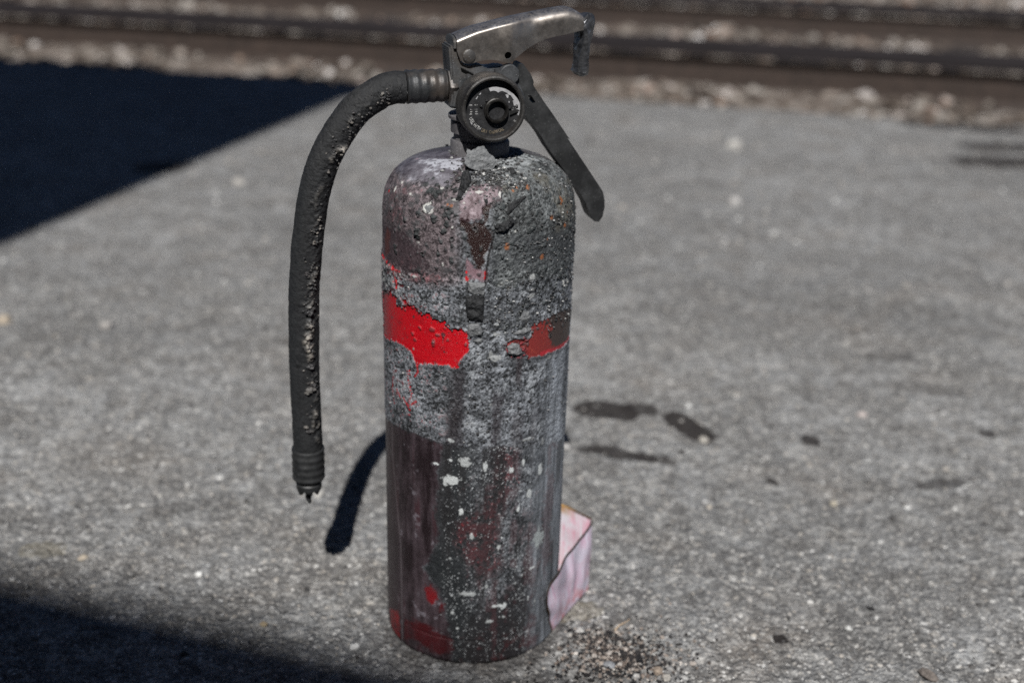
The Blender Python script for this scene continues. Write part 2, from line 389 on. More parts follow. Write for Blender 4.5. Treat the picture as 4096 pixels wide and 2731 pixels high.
pts = spline([(-.010, 0, .0012), (-.004, .0004, .0022), (.003, -.0003, .002), (.010, .0005, .001)], 12)
ringv = []
for k, p_ in enumerate(pts):
    r_ = .0006*(1-.5*k/11)
    ringv.append([bm.verts.new((p_[0], p_[1]+r_*math.cos(t), p_[2]+r_*math.sin(t))) for t in np.linspace(0, 2*math.pi, 7)[:-1]])
for a, b in zip(ringv, ringv[1:]):
    for j in range(6): bm.faces.new((a[j], a[(j+1) % 6], b[(j+1) % 6], b[j]))
s = NT('dry_straw'); s.setc('Base Color', (.50, .38, .26)); s.setc('Roughness', .7)
o = bm_obj('twig', bm, s.m, None, True); o.location = (g[0], g[1], .0018); o.rotation_euler = (0, 0, rad(48)); tag(o, 'short straw coloured twig on the concrete above the black gravel', 'twig')

# ------------------------------------------------------------------ railway
s = NT('rusty_rail'); c = s.coord()
s.setc('Base Color', s.ramp(s.noise(c, 30, 5, .7), [(.3, (.022, .015, .012)), (.7, (.055, .037, .029))])); s.setc('Roughness', .8)
s.setc('Normal', s.bump(s.noise(c, 120, 4), .002)); MRW = s.m
s = NT('worn_rail_head'); c = s.coord(); s.b.inputs['Specular IOR Level'].default_value = .12
s.setc('Base Color', s.ramp(s.noise(s.mapping(c, (1, 14, 14)), 6, 4), [(.3, (.014, .012, .013)), (.7, (.028, .024, .026))])); s.setc('Roughness', .75); MRH = s.m
prof = [(-.070, 0), (.070, 0), (.070, .012), (.018, .028), (.009, .045), (.009, .118), (.036, .130), (.0365, .155), (.030, .166), (.012, .170), (-.012, .170), (-.030, .166), (-.0365, .155), (-.036, .130), (-.009, .118), (-.009, .045), (-.018, .028), (-.070, .012)]
for k in (0, 1):
    root = empty('rail', trk(0, RAIL_B+k*GAUGE, -.052), TR)
    def seg(nm, idx, mat, closed=True):
        bm = bmesh.new(); L = 40.0
        va = [bm.verts.new((-L, prof[i][0], prof[i][1])) for i in idx]; vb = [bm.verts.new((L, prof[i][0], prof[i][1])) for i in idx]
        for i in range(len(idx) if closed else len(idx)-1):
            j = (i+1) % len(idx); bm.faces.new((va[i], va[j], vb[j], vb[i]))
        return bm_obj(nm, bm, mat, root, False)
    seg('rail_foot', list(range(0, 6))+list(range(14, 18)), MRW); seg('rail_head', list(range(6, 14)), MRH)
    tag(root, ['near rusty steel rail running along the edge of the concrete', 'far rusty steel rail at the top of the picture'][k], 'rail', 'rails of the track')
s = NT('old_sleeper_wood'); c = s.coord()
s.setc('Base Color', s.ramp(s.noise(s.mapping(c, (10, 1, 10)), 8, 5), [(.3, (.018, .014, .013)), (.7, (.055, .044, .039))])); s.setc('Roughness', .9)
s.setc('Normal', s.bump(s.noise(s.mapping(c, (14, 1, 14)), 9, 4), .006)); MSL = s.m
bm = bmesh.new(); bmesh.ops.create_cube(bm, size=1.0)
for v in bm.verts: v.co = Vector((v.co.x*.21, v.co.y*2.4, v.co.z*.14))
bmesh.ops.bevel(bm, geom=bm.edges[:], offset=.012, segments=1, affect='EDGES')
sl0 = bm_obj('sleeper', bm, MSL, None, False)
SN = 12; i0 = -4
for k in range(SN):
    o = sl0 if k == 0 else sl0.copy()
    if k: COL.objects.link(o)
    a = (i0+k)*SLP + SLP/2-.1
    o.location = trk(a, RAIL_B+GAUGE/2, -.022-.071); o.rotation_euler = (0, 0, TR+rad(random.uniform(-1.5, 1.5)))
    tag(o, 'dark weathered wooden sleeper half buried in ballast under the rails', 'sleeper', 'sleepers under the two rails')

# ------------------------------------------------------------------ unseen casters added for the two big shadows (outside the picture)
CA = math.cos(SUN_AZ)/math.tan(SUN_EL); CS = math.sin(SUN_AZ)/math.tan(SUN_EL)
H = 3.0; B0 = np.array([-.265, 2.56])
F0 = B0 - H*np.array([CS, CA])
cn = empty('unseen_shadow_canopy', (F0[0], F0[1], 0), TR)  # canopy added out of view to cast the upper left shadow
s = NT('galvanised_sheet'); c = s.coord(); s.setc('Base Color', s.ramp(s.noise(c, 5, 4), [(.3, (.22, .23, .24)), (.7, (.36, .37, .38))])); s.setc('Metallic', .3); s.setc('Roughness', .6); MGS = s.m
s = NT('grey_steel_paint'); c = s.coord(); s.setc('Base Color', s.ramp(s.noise(c, 8, 4), [(.3, (.10, .11, .12)), (.7, (.16, .17, .18))])); s.setc('Roughness', .6); MSP = s.m
bm = bmesh.new(); npl = 81
xs = np.linspace(-3.6, 0, npl); top = []
for j, y in enumerate((-2.6, 0.0)):
    top.append([bm.verts.new((x, y, H+.018*math.sin(x*2*math.pi/.09*.5))) for x in xs])
for i in range(npl-1): bm.faces.new((top[0][i], top[0][i+1], top[1][i+1], top[1][i]))
bmesh.ops.solidify(bm, geom=bm.faces[:], thickness=.004)
bm_obj('roof_sheet', bm, MGS, cn)
def box(nm, c0, c1, mat, par):
    bm = bmesh.new(); bmesh.ops.create_cube(bm, size=1.0)
    for v in bm.verts: v.co = Vector([(c0[i]+c1[i])/2+v.co[i]*(c1[i]-c0[i]) for i in range(3)])
    bmesh.ops.bevel(bm, geom=bm.edges[:], offset=.006, segments=1, affect='EDGES')
    return bm_obj(nm, bm, mat, par)
for y in (-2.5, -.13): box('beam', (-3.58, y, H-.17), (-.02, y+.07, H-.03), MSP, cn)
for x in (-3.5, -1.9):
    for y in (-2.5, -.13): box('post', (x, y, 0), (x+.07, y+.07, H-.172), MSP, cn)
tag(cn, 'unseen open corrugated canopy on steel posts, added to shade the upper left', 'canopy')
bd = empty('unseen_shadow_shed', (0, 0, 0), 0)  # shed added behind the camera, unseen, to shade the lower left
HE = 5.0; ang = rad(-19); n0 = np.array([-.245, .018]) - HE*np.array([CS, CA])
bd.location = (n0[0], n0[1], 0); bd.rotation_euler = (0, 0, ang)
s = NT('dark_shed_board'); c = s.coord(); s.setc('Base Color', s.ramp(s.noise(s.mapping(c, (6, 6, .4)), 3, 4), [(.3, (.09, .06, .045)), (.7, (.18, .12, .09))])); s.setc('Roughness', .85); MBO = s.m
box('wall', (-9, -6, 0), (7, -.5, HE-.2), MBO, bd)
bm = bmesh.new()
pf = [(0.0, HE), (-3.2, HE+1.0), (-6.6, HE-.1)]
va = [bm.verts.new((-9.4, y, z)) for y, z in pf]; vb = [bm.verts.new((7.4, y, z)) for y, z in pf]
for i in range(2): bm.faces.new((va[i], va[i+1], vb[i+1], vb[i]))
bmesh.ops.solidify(bm, geom=bm.faces[:], thickness=.08)
bm_obj('roof', bm, MGS, bd)
dr = box('door', (-3.4, -.497, 0), (-.6, -.45, 3.0), MSP, bd); box('door_rail', (-5.0, -.496, 3.05), (1.0, -.43, 3.13), MSP, bd)
for k in range(3): box('window', (2.0+k*1.6, -.497, 1.6), (2.9+k*1.6, -.47, 2.7), MSP, bd)
tag(bd, 'unseen brown boarded shed, added so its roof edge shades the lower left corner', 'shed')

# ------------------------------------------------------------------ THE FIRE EXTINGUISHER
EX = empty('fire_extinguisher', (0, 0, 0))
tag(EX, 'burnt red fire extinguisher caked in grey ash, hose hanging at its left side', 'fire extinguisher')
RB = .0635; Z1 = .30569; HC = .04715; NN = 3.2535
# profile (r, z) by arc length
tt = np.linspace(0, np.pi/2, 400)
pr = np.r_[np.array([RB-.0028, RB-.0010, RB]), RB*np.cos(tt)**(2/NN)]
pz = np.r_[np.array([0, .0012, .0040]), Z1+HC*np.sin(tt)**(2/NN)]
ok = pr > .0150; pr, pz = pr[ok], pz[ok]
ps = np.r_[0, np.cumsum(np.hypot(np.diff(pr), np.diff(pz)))]
SMAX = ps[-1]
def cyl(px, py):                             # where a sight line meets the body -> (arc, s)
    d = ray(px, py); ts = np.linspace(.55, 1.1, 2400); Q = CAM[None]+ts[:, None]*d[None]
    r = np.hypot(Q[:, 0], Q[:, 1]); rp = np.interp(Q[:, 2], pz, pr, left=RB, right=0)
    h = np.where((r <= rp))[0]
    i = h[0] if len(h) else np.argmin(r-np.maximum(rp, .01))
    q = Q[i]; a = math.atan2(q[0], -q[1]); s_ = float(np.interp(q[2], pz, ps)) if q[2] > 0 else 0.0
    return a*RB, s_
def cz4(x, y): return cyl(1500+.44643*x, 1100+.44643*y)
def cz5(x, y): return cyl(1500+.60587*x, 1750+.60587*y)
def cz3(x, y): return cyl(1500+.38271*x, 550+.38271*y)
NCF, NCB = 620, 100
Aa = np.r_[np.linspace(-1.8, 1.8, NCF), np.linspace(1.8, 2*np.pi-1.8, NCB+2)[1:-1]]
s1 = float(np.interp(Z1, pz, ps))
Ss = np.r_[np.linspace(0, s1, 640)[:-1], np.linspace(s1, SMAX, 190)]
Rr = np.interp(Ss, ps, pr); Zz = np.interp(Ss, ps, pz)
dr_ = np.gradient(Rr, Ss); dz_ = np.gradient(Zz, Ss); nl = np.hypot(dr_, dz_); nr, nz = dz_/nl, -dr_/nl
Aw = np.where(Aa > np.pi, Aa-2*np.pi, Aa)
X = (Aw*RB)[None, :]+0*Ss[:, None]; Y = Ss[:, None]+0*Aa[None, :]
P3 = np.stack([Rr[:, None]*np.sin(Aa)[None], -Rr[:, None]*np.cos(Aa)[None], Zz[:, None]+0*Aa[None]], -1)
N1 = fbm(P3, 45, 5, 11, .6); N2 = fbm(P3, 160, 4, 23, .6); N3 = fbm(P3, 520, 3, 31, .65); N4 = fbm(P3, 1300, 2, 41, .7)
N0 = fbm(P3, 16, 3, 51)
PS = P3*np.array([1, 1, .10])
ST = fbm(PS, 120, 4, 61, .6)                 # vertical streaks
ST2 = fbm(P3*np.array([1, 1, .16]), 320, 3, 67, .6)
PH = P3*np.array([.25, .25, 1.0]); SH = fbm(PH, 330, 3, 71, .6)   # horizontal wrinkles
TONE = np.clip(1+.55*fbm(P3, 28, 4, 131, .65), .45, 1.6)
col = np.zeros(X.shape+(3,)); rough = np.full(X.shape, .58); hgt = np.zeros(X.shape)
KA = .86
def C(r, g, b): return np.array(lin(r, g, b, KA))
def over(rgb, msk):
    global col
    col = col*(1-msk[..., None])+np.asarray(rgb)*msk[..., None]
# --- ash over everything
v = np.clip(.48+.26*N1+.30*N2+.50*N3+.50*N4, 0, 1.25)
col[:] = C(26, 28, 31)*(1-v[..., None])+C(132, 136, 142)*v[..., None]
over(C(60, 62, 67), sstep(.0, .5, SH)*.45); col *= TONE[..., None]; over(C(168, 172, 176), sstep(.40, .75, N2+.6*N3+.5*(TONE-1))*.42)
hgt += .00008*N2+.00013*N3+.00012*N4
# regions from outlines on the body
def reg(pts, fn=cyl, rag=.0012, soft=.0006, nz=None):
    pts = [fn(*p_) for p_ in pts]
    d = sd_poly(X, Y, pts); n_ = (N2*.6+N3*.6) if nz is None else nz
    return sstep(soft, -soft, d+rag*n_), d+rag*n_
BIG = -.25
# lower bare body (below the ash line)
low_edge = [cz4(60, 1240), cz4(110, 1290), cz4(320, 1405), cz4(560, 1490), cz4(800, 1530), cz4(1250, 1545), cz4(1650, 1500)]
le = np.interp(X, [p_[0] for p_ in low_edge], [p_[1] for p_ in low_edge]); dlow = le-Y+.0022*N1*sstep(cz4(350, 1400)[0], cz4(700, 1500)[0], X)+.0009*N2+.0014*N3
low = sstep(-.0012, .0012, dlow)
# left mauve strip of the lower body
wid = np.interp(Y, [0, cz5(460, 1100)[1], cz5(330, 860)[1], cz5(400, 700)[1], cz5(410, 150)[1], cz5(420, 40)[1]], [cz5(520, 1400)[0], cz5(480, 1100)[0], cz5(330, 860)[0], cz5(400, 700)[0], cz5(412, 150)[0], cz5(430, 40)[0]])
mauve = low*sstep(.0022, -.0022, X-wid+.0045*N1+.0025*N2+.0012*N3)
bk = sstep(1.5, 1.9, np.abs(Aw))[None, :]+0*X      # round the back: plain sooty mauve
v = np.clip(.42+.30*N1+.55*ST+.25*ST2+.15*N3, 0, 1.2)
mv = C(40, 27, 31)*(1-v[..., None])+C(92, 80, 86)*v[..., None]
col = col*(1-mauve[..., None])+mv*mauve[..., None]
over(C(66, 26, 33), mauve*sstep(.1, .5, ST+.5*N0)*.65)
over(C(134, 130, 138), mauve*sstep(.35, .85, N2+.6*ST+.2*N1)*.55)
edge_dk = mauve*sstep(cz5(190, 600)[0], cz5(120, 600)[0], X+.0005*ST)
over(C(52, 40, 43), edge_dk*.75)
ln_ = np.abs(X-np.interp(Y, [cz5(150, 1300)[1], cz5(160, 700)[1], cz5(130, 330)[1], cz5(110, 100)[1]], [cz5(180, 1300)[0], cz5(170, 700)[0], cz5(135, 330)[0], cz5(115, 100)[0]]))
over(C(120, 112, 116), mauve*sstep(.0009, .0002, ln_)*.6)
hgt -= low*.00008; hgt = hgt*(1-mauve*.93)-mauve*.00012
rough = rough*(1-mauve)+.42*mauve
rest = low*(1-mauve)
col *= (1-.32*rest*sstep(cz5(1080, 600)[0], cz5(900, 600)[0], X))[..., None]
# dark charcoal column, reddish diagonals, blue-grey right
cs = rest*sstep(-.005, .003, X-wid)*sstep(cz5(700, 400)[0], cz5(560, 400)[0], X+.004*N1)
over(C(33, 37, 40), np.clip(cs*(.75+.6*N1+.3*N2), 0, .92))
dk, _ = reg([(640, 1180), (1000, 850), (1130, 1000), (1140, 1260), (900, 1480), (640, 1490), (560, 1360)], cz5, .006, .004)
over(C(36, 35, 38), dk*np.clip(.85+.5*N2, 0, .95)*rest)
dr2, _ = reg([(800, 20), (950, 60), (960, 300), (880, 420), (820, 640), (860, 860), (740, 900), (640, 860), (500, 680), (520, 560), (700, 470), (760, 330)], cz5, .008, .003)
over(C(82, 42, 47), dr2*np.clip(.45+.9*N2+.5*N3, 0, .8)*rest)
over(C(140, 26, 34), dr2*sstep(.50, .75, N3+.4*N4)*.8*rest)
rt = rest*sstep(cz5(960, 600)[0], cz5(1110, 600)[0], X+.003*N1)
v = np.clip(.5+.55*ST+.35*ST2, 0, 1)
rg_ = C(62, 66, 71)*(1-v[..., None])+C(158, 164, 172)*v[..., None]
col = col*(1-.8*rt[..., None])+rg_*.8*rt[..., None]
over(C(62, 58, 60), sstep(.0, .6, ST)*rest*.35*(1-rt))
bot = rest*sstep(.040, .012, Y+.006*N1)*sstep(.045, .0, np.abs(X-.02))
over(C(40, 34, 37), bot*.7); over(C(86, 32, 34), bot*sstep(.2, .7, N2+.4*N0)*.6)
# red showing low on the left
for pts, k, c_ in (([(190, 1190), (330, 1230), (430, 1290), (510, 1330), (520, 1400), (430, 1432), (360, 1400), (280, 1330), (190, 1330)], .75, (92, 14, 22)),
                   ([(95, 1130), (150, 1140), (165, 1230), (172, 1345), (110, 1290)], .9, (150, 24, 28)),
                   ([(325, 980), (370, 975), (400, 1020), (415, 1060), (400, 1090), (372, 1112), (345, 1060)], .9, (140, 18, 26)),
                   ([(425, 1090), (465, 1095), (450, 1140), (420, 1150)], .7, (110, 20, 28)), ([(240, 1180), (420, 1260), (300, 1280)], .5, (90, 20, 26))):
    r_, _ = reg(pts, cz5, .0022, .0012); over(C(*c_)*.8, r_*np.clip(k-.12+.45*N1+.35*N2+.25*ST, 0, .92))
run_ = rest*sstep(.15, .55, ST+.35*N0+.2*N1)*sstep(.02, .06, s1-Y-.05)
over(C(30, 29, 31), run_*.62)
over(C(80, 40, 45), rest*sstep(.25, .7, fbm(PS, 90, 3, 171, .6)+.5*N2+.3*N3)*.4)
# seam of the foot
sm = [cz5(100, 1170), cz5(160, 1210), cz5(330, 1260), cz5(520, 1330)]; sz_ = np.mean([p_[1] for p_ in sm[1:3]])
hgt -= .00035*np.exp(-((Y-sz_)/.0008)**2)
# ash-crust band: rough, flecked with red on the left
band = sstep(-.0005, .0005, -dlow)*sstep(cz4(400, 60)[1]+.02, cz4(400, 60)[1]-.002, Y+.004*N1)
over(C(110, 20, 26), band*sstep(cz4(900, 900)[0], cz4(300, 900)[0], X)*sstep(.52, .72, N3+.5*N2)*.9)
over(C(26, 28, 30), band*sstep(.25, .6, -N3-.3*N4)*.7)
hgt += band*(.00012+.00018*np.clip(N3+.9*N4, -1, 1))
for x0, wd, y0, y1, k, c_ in ((740, 60, 840, 1530, .75, (46, 40, 45)), (1100, 45, 1060, 1540, .6, (54, 46, 52)), (1290, 40, 700, 980, .75, (44, 32, 36)), (1590, 26, 840, 1000, .6, (52, 50, 54)), (1270, 60, 1230, 1540, .55, (60, 54, 58)), (1420, 60, 1200, 1500, .4, (70, 66, 70)), (690, 40, 1150, 1530, .6, (44, 36, 40))):
    a0, sb = cz4(x0, (y0+y1)/2); _, sa = cz4(x0, y0); _, sc_ = cz4(x0, y1); w_ = wd*.0000695
    mk = sstep(w_*1.4, w_*.3, np.abs(X-a0+.0016*N2+.002*ST))*sstep(sc_-.006, sc_+.006, Y)*sstep(sa+.006, sa-.006, Y)
    over(C(*c_), mk*k)
rtb = band*sstep(cz4(1380, 1000)[0], cz4(1640, 1000)[0], X)
v = np.clip(.5+.6*ST+.35*ST2, 0, 1); rg_ = C(62, 66, 71)*(1-v[..., None])+C(162, 168, 176)*v[..., None]
lowr = sstep(cz4(1500, 700)[1]+.004, cz4(1500, 760)[1]-.004, Y)
col = col*(1-(.7*rtb*lowr)[..., None])+rg_*(.7*rtb*lowr)[..., None]
hgt += sstep(cz4(960, 200)[0], cz4(1060, 200)[0], X)*(1-low)*.00016*SH
# --- the shoulder
top = sstep(cz4(400, 60)[1]-.003, cz4(400, 60)[1]+.006, Y+.003*N1)
domeL, dd = reg([(150, 330), (230, 370), (330, 430), (500, 460), (700, 420), (830, 380), (930, 300), (960, 170), (900, 90), (700, 60), (450, 90), (200, 200), (80, 420), (60, 700), (110, 640), (130, 480)], cz3, .004, .003)
up_l = sstep(.0, -.004, X-cz3(960, 260)[0]+.003*N1)*sstep(cz3(330, 470)[1]-.002, cz3(330, 430)[1]+.003, Y+.0025*N2)
v = np.clip(.45+.4*N1+.3*N2+.15*N3, 0, 1)
mv = C(64, 57, 64)*(1-v[..., None])+C(140, 138, 146)*v[..., None]
col = col*(1-up_l[..., None])+mv*up_l[..., None]
over(C(178, 180, 188), up_l*sstep(.15, .7, N2+.5*N1+.75*sstep(cz3(700, 440)[1], cz3(740, 270)[1], Y)*sstep(cz3(300, 300)[0], cz3(700, 250)[0], X)-.2)*.8)
over(C(150, 70, 84), up_l*sstep(.62, .9, N2-.2*N1)*.45)
hgt *= (1-.85*up_l); rough = rough*(1-up_l)+.48*up_l
pink = top*(1-up_l)*sstep(cz3(980, 900)[0], cz3(760, 900)[0], X+.004*N1)
v = np.clip(.5+.45*N2+.45*N3+.3*N4, 0, 1.1)
pk = (C(48, 40, 43)*(1-v[..., None])+C(140, 124, 127)*v[..., None])*(.4+.6*TONE[..., None])
col = col*(1-.8*pink[..., None])+pk*.8*pink[..., None]
over(C(142, 58, 68), pink*sstep(.45, .85, N1+.4*N2+.3*N3)*.45)
over(C(62, 66, 68), pink*sstep(.15, .45, N2+.3*N1)*.7)
dl, _ = reg([(90, 900), (330, 1000), (480, 1180), (560, 1330), (420, 1400), (100, 1250)], cz3, .004, .003)
over(C(66, 50, 56), dl*.75); hgt *= 1-.6*dl
rb_, _ = reg([(130, 950), (160, 1010), (150, 1180), (110, 1250), (105, 1050)], cz3, .002, .002); over(C(100, 50, 42), rb_*.7)
right = top*sstep(cz3(1150, 900)[0], cz3(1330, 900)[0], X+.003*N1)
v = np.clip(.46+.25*N1+.28*N2+.4*N3+.45*N4, 0, 1.2)
gr = C(30, 33, 34)*(1-v[..., None])+C(124, 128, 128)*v[..., None]
gr = gr*TONE[..., None]
col = col*(1-.85*right[..., None])+gr*.85*right[..., None]
over(C(104, 98, 84), right*sstep(.25, .7, N1)*.5)
over(C(164, 168, 170), right*sstep(cz3(1500, 470)[1], cz3(1500, 250)[1], Y)*sstep(-.35, .35, N2+.4*N3)*.7)
lo_r, _ = reg([(1230, 1020), (1700, 960), (2080, 1050), (2060, 1330), (1500, 1420), (1190, 1380)], cz3, .004, .004)
over(C(62, 65, 69), lo_r*np.clip(.45+.5*N1, 0, .8))
for x, y, r_ in ((1940, 660, 38), (1840, 835, 34), (1985, 910, 26), (1590, 515, 40), (1380, 1140, 36), (1480, 530, 26), (2005, 780, 14), (1440, 560, 20), (1800, 1060, 18), (1745, 1245, 24), (800, 720, 30), (760, 700, 20)):
    a0, s0 = cz3(x, y); d = np.hypot((X-a0)*1.2, Y-s0)/(r_*.0000585); over(C(150, 92, 52), sstep(1.25, .55, d+.6*N2+.3*N3)*.85)
hgt += (right+pink*.6)*(.0002+.00013*np.clip(N2*.3+N3+.8*N4, -1, 1.2))
# purple gloss at top centre and the brown drip below it
gl, _ = reg([(880, 640), (1000, 520), (1140, 470), (1300, 540), (1330, 640), (1250, 700), (1150, 740), (1120, 850), (1000, 890), (890, 860), (870, 740)], cz3, .003, .0016)
v = np.clip(.5+.5*N2+.4*N3, 0, 1); pk = C(84, 62, 66)*(1-v[..., None])+C(158, 140, 146)*v[..., None]
col = col*(1-.85*gl[..., None])+pk*.85*gl[..., None]; rough = rough*(1-.6*gl)+.25*.6*gl; hgt += gl*.0009
dp, _ = reg([(890, 880), (1020, 900), (1120, 870), (1130, 720), (1220, 690), (1180, 830), (1160, 940), (1225, 1010), (1210, 1130), (1170, 1230), (1150, 1370), (1060, 1380), (1010, 1180), (950, 1010)], cz3, .002, .001)
over(C(52, 30, 26), dp*.95); rough = rough*(1-dp)+.30*dp; hgt = hgt*(1-dp)+dp*(-.0002+.00006*N4)
over(C(230, 225, 220), dp*sstep(1.0, 1.15, N4+.25*N3)*.5)  # pale sparkles painted onto the glossy drip
pl, _ = reg([(960, 1270), (1060, 1390), (1160, 1380), (1150, 1500), (990, 1490), (960, 1400)], cz3, .002, .001); over(C(142, 112, 120), pl*.8); hgt *= 1-.6*pl
for x, y, r_ in ((960, 1470, 22), (955, 1410, 12), (1155, 1420, 16), (1150, 1470, 14), (190, 1360, 22), (150, 560, 16), (230, 1560, 18), (205, 1500, 12), (130, 1300, 12), (160, 1330, 12)):
    a0, s0 = cz3(x, y); d = np.hypot(X-a0, (Y-s0)*.7)/(r_*.0000585); over(C(200, 12, 24), sstep(1.2, .7, d+.5*N3)*.95)
# crease line running down from the drip
cr = np.interp(Y, [cz3(1170, 1500)[1], cz3(1190, 1250)[1], cz3(1240, 1020)[1]], [cz3(1150, 1500)[0], cz3(1190, 1250)[0], cz3(1240, 1020)[0]])
dcr = np.abs(X-cr+.0005*N2); inr = (Y < cz3(1240, 1000)[1])*(Y > cz3(1150, 1560)[1]); over(C(20, 18, 20), sstep(.0008, .0002, dcr)*inr*.9); hgt -= sstep(.001, .0002, dcr)*inr*.0005
# ledge where the two ash layers meet on the left
lg = [cz3(60, 1180), cz3(130, 1300), cz3(200, 1370), cz3(330, 1420), cz3(500, 1460), cz3(900, 1490)]
lz = np.interp(X, [p_[0] for p_ in lg], [p_[1] for p_ in lg]); ll = (X < cz3(930, 1500)[0])
dlg = Y-lz+.0006*N2; hgt += ll*sstep(.0006, -.0002, dlg)*sstep(-.05, -.03, dlg)*.0007
over(C(176, 14, 24), ll*sstep(.0010, .0002, np.abs(dlg))*sstep(-.25, .3, N2)*sstep(cz3(700, 1500)[0], cz3(150, 1500)[0], X)*.9)
lc = ll*sstep(.0005, -.0005, dlg)*sstep(cz3(520, 1500)[0], cz3(240, 1500)[0], X+.003*N1)*sstep(-.022, -.016, dlg)
over(C(150, 152, 152), lc*sstep(.2, .55, N3)*.8); over(C(120, 20, 28), lc*sstep(.35, .6, -N3+.3*N2)*.6); hgt += lc*.0006*np.clip(N3, -1, 1)
# --- red band, left
red, dR = reg([(60, 120), (110, 140), (150, 150), (190, 175), (205, 260), (250, 290), (275, 270), (260, 240), (240, 205), (280, 215), (310, 245), (330, 262), (365, 282), (390, 300), (410, 325), (430, 350), (470, 338), (495, 345), (520, 392), (560, 408), (620, 420), (640, 440), (690, 492), (740, 462), (780, 478), (822, 505), (832, 570), (856, 590), (850, 620), (838, 680), (800, 720), (765, 760), (748, 790), (748, 826), (690, 830), (655, 802), (560, 800), (480, 795), (380, 800), (352, 755), (335, 705), (300, 655), (240, 612), (160, 585), (110, 565), (60, 520)], cz4, .0016, .0003, nz=.35*N2+.8*N3+.35*N4)
over(C(200, 2, 26), red); over(C(150, 8, 24), red*sstep(.0, .6, N1+.5*N2)*.6); over(C(84, 22, 26), red*sstep(-.0014, -.0001, dR+.0007*N3)*sstep(-.1, .5, N2+.4*N3)*.85); over(C(176, 96, 100), red*sstep(.72, .9, N3+.35*N4)*.35); over(C(70, 46, 44), red*sstep(.82, .95, N3*.8+.5*N2)*.8)
over(C(122, 22, 34), red*sstep(cz4(290, 400)[0], cz4(70, 400)[0], X+.002*N1)*.75)  # duller left part: dirt plus side shading put into the red
over(C(150, 74, 80), red*sstep(.55, .8, N3+.4*N1)*.30*sstep(cz4(420, 400)[0], cz4(200, 400)[0], X))
pit = np.zeros(X.shape)
for x, y, r_ in ((610, 535, 26), (620, 690, 13), (370, 320, 14), (345, 375, 16), (385, 355, 12), (470, 380, 14), (660, 520, 9), (720, 535, 8), (560, 425, 10), (505, 430, 8), (150, 380, 16), (400, 350, 10), (680, 590, 6), (760, 525, 8), (445, 770, 7), (735, 610, 6), (590, 760, 6), (800, 560, 8), (345, 662, 7), (420, 300, 7)):
    a0, s0 = cz4(x, y); d = np.hypot(X-a0, Y-s0)/(r_*.000055); pit = np.maximum(pit, sstep(1.25, .8, d+.35*N3))
over(C(74, 48, 50), pit*red*.9)
hgt = hgt*(1-red)+red*(-.00015+.00002*N2); rough = rough*(1-red)+red*.38
rim = sstep(.0, .0006, dR)*sstep(.0032, .0012, dR)*(X < cz4(900, 600)[0]); hgt += rim*.0003
# red drip below it
for pts in ([(375, 800), (385, 850), (378, 880), (360, 905)], [(310, 860), (300, 930), (318, 1010), (330, 1080), (310, 1140), (312, 1250)], [(165, 910), (160, 1010), (172, 1140)], [(200, 1020), (240, 1110)], [(260, 1100), (300, 1180)], [(330, 1160), (370, 1130)], [(205, 90), (190, 30), (180, -30)]):
    pp = spline([cz4(*p_) for p_ in pts], 14); d = np.full(X.shape, 9.0)
    for q in pp: d = np.minimum(d, np.hypot(X-q[0]+.0006*N2, Y-q[1]))
    over(C(178, 16, 28), sstep(.0010, .0004, d+.0004*N3)*.85)
# --- brown and red patch, right
brn, dB = reg([(1392, 470), (1450, 425), (1550, 378), (1650, 328), (1750, 270), (1775, 420), (1735, 560), (1722, 598), (1640, 660), (1550, 692), (1480, 720), (1372, 732), (1335, 690), (1300, 640), (1250, 660), (1180, 640), (1200, 590), (1280, 570), (1340, 575), (1400, 570), (1396, 510)], cz4, .0014, .0004, nz=.35*N2+.8*N3+.35*N4)
over(C(72, 58, 54), brn)
rp = sstep(-.001, .002, (cz4(1560, 480)[0]-X)*.8+(cz4(1560, 520)[1]-Y)*.5+.006*N2+.003*N3)
over(C(146, 48, 45), brn*np.clip(rp*.9, 0, 1)); over(C(190, 84, 60), brn*sstep(.45, .75, N3+.2*N2)*.4*rp)
over(C(196, 44, 58), brn*sstep(.0022, .0005, np.abs(Y-np.interp(X, [cz4(1540, 690)[0], cz4(1720, 590)[0]], [cz4(1540, 690)[1], cz4(1720, 590)[1]])+.0006*N2))*(X > cz4(1480, 700)[0])*.75)
hgt = hgt*(1-brn)+brn*(-.0001+.00003*N3); rough = rough*(1-brn)+brn*.45
rim = sstep(.0, .0006, dB)*sstep(.003, .0012, dB)*(X > cz4(1150, 600)[0]); hgt += rim*.0004
mess, _ = reg([(1130, 640), (1220, 570), (1340, 540), (1400, 520), (1390, 580), (1360, 720), (1300, 760), (1190, 740)], cz4, .003, .0012)
over(C(40, 26, 30), mess*np.clip(.45+.8*N3, 0, .9)); over(C(168, 60, 70), mess*sstep(.35, .6, N3-.2*N2)*.8); hgt += mess*.0009*np.clip(N3+.5*N2, -1, 1.2)
